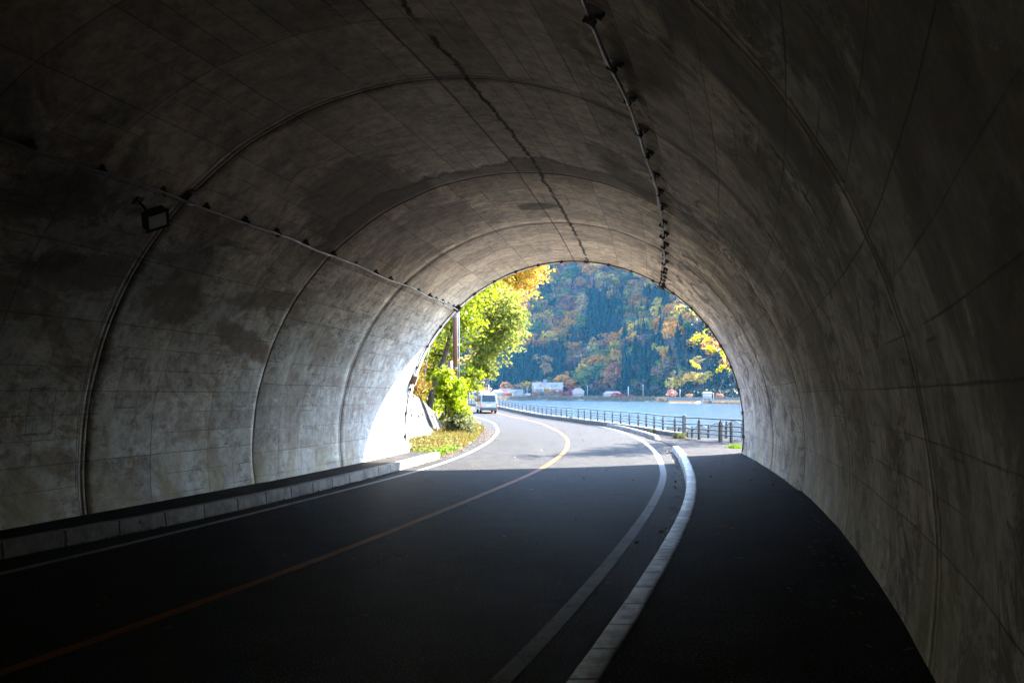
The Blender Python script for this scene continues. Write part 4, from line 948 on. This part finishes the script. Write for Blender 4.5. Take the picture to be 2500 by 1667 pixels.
# houses
def house(px, d, w, dep, hw, hr, wall, roof, lab, rz=0., storeys=1, nwin=4, hip=0., lift=0., cat='house', name='house'):
    p = far(tz(px), d); t = tag(empty(name, (p[0], p[1], p[2] - .4 + lift), -math.atan(tz(px)) + rz), lab, cat)
    m = MB(); m.box((0, 0, hw / 2), (w, dep, hw)); 
    if not hip: m.add([(-w/2, -dep/2, hw), (-w/2, dep/2, hw), (-w/2, 0, hw + hr), (w/2, -dep/2, hw), (w/2, dep/2, hw), (w/2, 0, hw + hr)], [(0, 2, 1), (3, 4, 5)])
    m.build('wall', wall, t)
    e = .6; a, b = w/2 + e, dep/2 + e; x = w/2 * (1 - hip) + (0 if hip else e); z0 = hw - e * hr / (dep / 2); m = MB()
    lo = [(-a, -b, z0), (a, -b, z0), (a, b, z0), (-a, b, z0)]; top = [(-x, 0, hw + hr + .05), (x, 0, hw + hr + .05)]
    m.add(lo + top + [(q[0], q[1], q[2] - .25) for q in lo], [(0, 1, 5, 4), (2, 3, 4, 5), (1, 2, 5), (3, 0, 4), (0, 6, 7, 1), (1, 7, 8, 2), (2, 8, 9, 3), (3, 9, 6, 0), (9, 8, 7, 6)] if hip else
          [(0, 1, 5, 4), (2, 3, 4, 5), (0, 6, 7, 1), (2, 8, 9, 3)])
    rf = m.build('roof', roof, t)
    for s in range(storeys):
        for i in range(nwin):
            m = MB(); m.box((-w/2 + w * (i + .5) / nwin, -dep/2 - .02, hw * (s + .55) / storeys), (w / nwin * .55, .1, hw / storeys * .48)); m.build('window', M['win'], t)
    return t, rf
ht, rf = house(1336, 62, 25.5, 12, 8.2, 3.4, M['house_white'], M['roof_pale'], 'long white hotel with pale gabled roof, dormers and a small rooftop tower', .12, 3, 8, cat='hotel', name='hotel', lift=1.0)
for x in (-6.6, 3.2, 7.4):
    m = MB(); m.add([(x-1.3,-6.3,8), (x+1.3,-6.3,8), (x+1.3,-6.3,9.6), (x,-6.3,10.7), (x-1.3,-6.3,9.6), (x-1.3,-1.5,9.6), (x,-.8,10.7), (x+1.3,-1.5,9.6)], [(0,1,2,3,4), (4,3,6,5), (3,2,7,6), (1,7,2), (0,4,5)]); m.build('dormer', M['house_grey'], ht)
m = MB(); m.box((-2.0, 1.0, 12.3), (2.6, 2.6, 3.6)); m.box((-2.0, 1.0, 14.2), (3, 3, .25)); m.build('tower', M['house_white'], ht)
house(1214, 48, 9.5, 8, 4.6, 2.0, M['house_cream'], M['roof_blue'], 'cream house with slate hipped roof behind the salmon tree', .1, 1, 3, .45)
house(1259, 48, 12, 8, 4.8, 2.2, M['house_white'], M['roof_blue'], 'white house with a slate roof between the salmon tree and the hotel', -.2, 1, 4)
m = MB()
house(1270, 44, 6.5, 6.5, 5.2, 1.6, M['house_white'], M['roof_pale'], 'tall narrow white house end right of the salmon tree', 1.45, 2, 1)
house(1286, 46, 5.5, 6, 2.6, 1.2, M['house_cream'], M['roof_pink'], 'tiny pink-roofed shed between two utility poles', 0, 1, 2)
house(1166, 48, 9, 8, 4.6, 2, M['house_white'], M['roof_pale'], 'leftmost white shore house above the dark bush', 0, 1, 3, .4)
house(1197, 40, 6, 5, 2.2, .8, M['house_white'], M['roof_pale'], 'low white garage between the leftmost houses', 0, 1, 2, .3)
house(1182, 52, 8, 7, 4.2, 1.8, M['house_cream'], M['roof_pale'], 'small cream house tucked behind the low white garage', .2, 1, 3)
house(1232, 58, 9, 7, 5.6, 2.0, M['house_white'], M['roof_pink'], 'white house with faded pink roof under the big round orange tree', -.1, 2, 3)
house(1411, 42, 9.5, 9, 5.6, 2.6, M['house_white'], M['roof_pink'], 'white two-storey house with pale pink hipped roof by the shore', .1, 2, 4, .55)
house(1495, 36, 13.5, 8, 3.8, 1.6, M['house_white'], M['roof_pink'], 'long low white building with a pink hipped roof behind red bushes', 0, 1, 6, .3)
# intake tower in the water
p = far(tz(1723), 1.5); t = tag(empty('intake_tower', (p[0], p[1] - 4, WZ), -.19), 'white intake tower on splayed legs standing in the far shallows', 'tower')
m = MB(); m.box((0, 0, 4.0), (4.7, 3.6, 2.6)); m.build('wall', M['house_white'], t)
m = MB(); m.add([(-2.8,-2.2,5.3), (2.8,-2.2,5.3), (2.8,2.2,5.3), (-2.8,2.2,5.3), (-2.0,-1.2,6.1), (2.0,-1.2,6.1), (2.0,1.2,6.1), (-2.0,1.2,6.1)], [(0,1,5,4), (1,2,6,5), (2,3,7,6), (3,0,4,7), (4,5,6,7), (3,2,1,0)]); m.build('roof', M['roof_pale'], t)
for x in (-1.5, 0, 1.5):
    m = MB(); m.box((x, -1.83, 4.4), (1.0, .1, .8)); m.build('window', M['win'], t)
for x in (-1, 1):
    m = MB(); m.add([(x*1.5,-1.6,2.7), (x*2.2,-1.6,2.7), (x*3.0,-2.0,-.3), (x*2.3,-2.0,-.3), (x*1.5,1.6,2.7), (x*2.2,1.6,2.7), (x*3.0,2.0,-.3), (x*2.3,2.0,-.3)], [(0,1,2,3), (7,6,5,4), (0,3,7,4), (1,5,6,2)]); m.build('leg', M['house_white'], t)
m = MB(); m.box((0, 0, 1.1), (.5, 3, 3.0)); m.build('leg', M['house_white'], t); m = MB(); m.box((0, 0, .0), (9, 5, .3)); m.build('footing', M['conc'], t)
# shore poles
for px, d, h, r, lab, arm in ((1193, 40, 10.5, .3, 'grey utility pole before the pinkish red tree', 1), (1287, 40, 9.5, .22, 'thin pole beside the tiny pink-roofed shed', 1), (1434, 44, 10, .2, 'utility pole right of the pink-roofed house', 2),
                          (1534, 40, 8.5, .4, 'thick white mast by the long low building', 0), (1570, 40, 9.6, .22, 'utility pole right of the long red bush', 2), (1660, 24, 6, .14, 'slender pole at the edge of the lakeside lawn', 0), (1742, 10, 4.4, .12, 'short pole right beside the white intake tower', 0)):
    p = far(tz(px), d); pole(p, h, r, r * .8, M['pole_grey'], lab, arms=arm)
# parked cars far off
def far_car(px, d, col, lab):
    p = far(tz(px), d); t = tag(empty('parked_car', (p[0], p[1], p[2] + .05)), lab, 'car', None)
    m = MB(); m.add([(-2,-.8,.3), (2,-.8,.3), (2,-.8,.8), (1.1,-.75,.9), (.6,-.65,1.45), (-1.4,-.65,1.45), (-1.95,-.75,.9), (-2,.8,.3), (2,.8,.3), (2,.8,.8), (1.1,.75,.9), (.6,.65,1.45), (-1.4,.65,1.45), (-1.95,.75,.9)],
                    [(0,1,2,3,4,5,6), (13,12,11,10,9,8,7)] + [(i, i+7, (i+1) % 7 + 7, (i+1) % 7) for i in range(7)]); m.build('body', col, t)
    m = MB(); m.add([(.95,-.77,.93), (.52,-.68,1.38), (-1.35,-.68,1.38), (-1.75,-.78,.93)], [(0,1,2,3)]); m.build('window', M['glass'], t)
    for x in (-1.25, 1.3):
        m = MB(); m.tube([(x, -.85, .32), (x, -.6, .32)], .32, 12); m.build('wheel', M['tyre'], t)
far_car(1406, 33, M['white_gloss'], 'white car parked in front of the pink-roofed house')
far_car(1423, 31, M['house_grey'], 'grey car parked at the corner of the pink-roofed house')
far_car(1455, 34, M['white_gloss'], 'white car parked between the pink-roofed house and the low building')
far_car(1489, 28, M['house_white'], 'pale car parked in front of the long low building')
# shore road wall, bank reeds
ysr = np.linspace(tz(1100), tz(1425), 40); P0 = far(ysr, 24.); V = np.concatenate([P0 + [0, 0, -.5], P0 + [0, 0, 1.5], P0 + [0, .5, 1.5], P0 + [0, .5, -.5]]); n = 40
mw = np_mesh('sea_wall', V, np.concatenate([np.stack([np.arange(n-1) + k*n, np.arange(1, n) + k*n, np.arange(1, n) + (k+1)*n, np.arange(n-1) + (k+1)*n], 1) for k in range(3)]), M['conc'])
tag(link('sea_wall', mw), 'long grey retaining wall behind the reed bank across the lake', 'wall')
ysr = np.linspace(tz(1590), tz(1850), 40); P0 = far(ysr, 14.); V = np.concatenate([P0 + [0, 0, -.5], P0 + [0, 0, 2.0], P0 + [0, .5, 2.0], P0 + [0, .5, -.5]])
mw = np_mesh('sea_wall', V, np.concatenate([np.stack([np.arange(n-1) + k*n, np.arange(1, n) + k*n, np.arange(1, n) + (k+1)*n, np.arange(n-1) + (k+1)*n], 1) for k in range(3)]), M['conc_dark'])
tag(link('sea_wall', mw), 'dark embankment wall behind the white intake tower across the lake', 'wall')
rg = np.random.default_rng(5); t_ = rg.uniform(-.06, .155, 9000); d_ = rg.uniform(0, 17, 9000) * np.interp(t_, [-.06, .07, .155], [1, 1, .6]); P = far(t_, d_)
P = P[(np.sin(t_ * 160) + np.sin(t_ * 71 + 1) + rg.normal(0, .8, 9000)) > -1.4]
blades('reeds', P, 2.6, .16, M['reed'], 'tan reed bed along the far shore', 'reeds', 51)
t_ = rg.uniform(.19, .25, 2500); P = far(t_, rg.uniform(-1, 5, 2500)); blades('reeds', P, 1.5, .12, M['reed'], 'rusty reeds at the waterline right of the intake tower', 'reeds', 52)
t_ = rg.uniform(.15, .185, 1500); P = far(t_, rg.uniform(1, 5, 1500)); cover('shore_scrub', P + [0, 0, .6], .35, leaf_mat('scrub', (.11, .03, .02), (.08, .055, .03), .2, .3), 'reddish scrub at the waterline left of the intake tower', 'scrub', 53)
t_ = rg.uniform(-.1, .25, 9000); P = far(t_, rg.uniform(58, 82, 9000)); P[:, 2] += rg.uniform(0, 4.5, 9000)
cover('thicket', P, .75, leaf_mat('thicket', (.003, .010, .007), (.018, .018, .008), .1, .25), 'dark thicket along the foot of the far hill', 'thicket', 54, aspect=.8)

# ------------------------------------------------------------------ haze
hz = G('haze_air'); pv = hz.n('VolumePrincipled'); pv.inputs['Color'].default_value = (.12, .48, .95, 1); pv.inputs['Density'].default_value = .000025; pv.inputs['Anisotropy'].default_value = .0
hz.t.links.new(pv.outputs[0], hz.out.inputs['Volume'])
mb = MB(); mb.box((100, 640, 145), (1700, 1500, 310)); b = mb.build('haze', hz.m); b['kind'] = 'stuff'

# ------------------------------------------------------------------ light, sky, camera
w = bpy.data.worlds.new('World'); scene.world = w; w.use_nodes = True; nt = w.node_tree
sky = nt.nodes.new('ShaderNodeTexSky'); sky.sky_type = 'NISHITA'; sky.sun_disc = False
el = math.asin(SUN.z); az = math.atan2(SUN.x, SUN.y)
sky.sun_elevation = el; sky.sun_rotation = az; sky.altitude = 850; sky.dust_density = .6
bg = nt.nodes['Background']; nt.links.new(sky.outputs[0], bg.inputs[0]); bg.inputs[1].default_value = .15
sl = bpy.data.lights.new('sun', 'SUN'); sl.energy = 4.4; sl.angle = R(.53); sl.color = (1, .94, .84)
so = bpy.data.objects.new('sun', sl); COL.objects.link(so); so.rotation_euler = SUN.to_track_quat('Z', 'Y').to_euler(); so.location = (60, 60, 120)
cam = bpy.data.cameras.new('camera'); cam.lens = 35; cam.sensor_width = 36; cam.shift_y = (962 - 833.5) / 2500; cam.clip_end = 6000; cam.clip_start = .05
co = bpy.data.objects.new('camera', cam); COL.objects.link(co); co.location = (0, 0, 1.9); co.rotation_euler = (R(90), 0, 0); scene.camera = co
vs = scene.view_settings; vs.view_transform = 'Standard'; vs.look = 'None'; vs.gamma = 1; vs.exposure = 4.52
cy = scene.cycles; cy.use_denoising = True; cy.max_bounces = 10; cy.diffuse_bounces = 6; cy.glossy_bounces = 3; cy.transmission_bounces = 4; cy.volume_bounces = 0
cy.caustics_reflective = False; cy.caustics_refractive = False; cy.sample_clamp_indirect = 6
try: cy.denoiser = 'OPENIMAGEDENOISE'
except Exception: pass
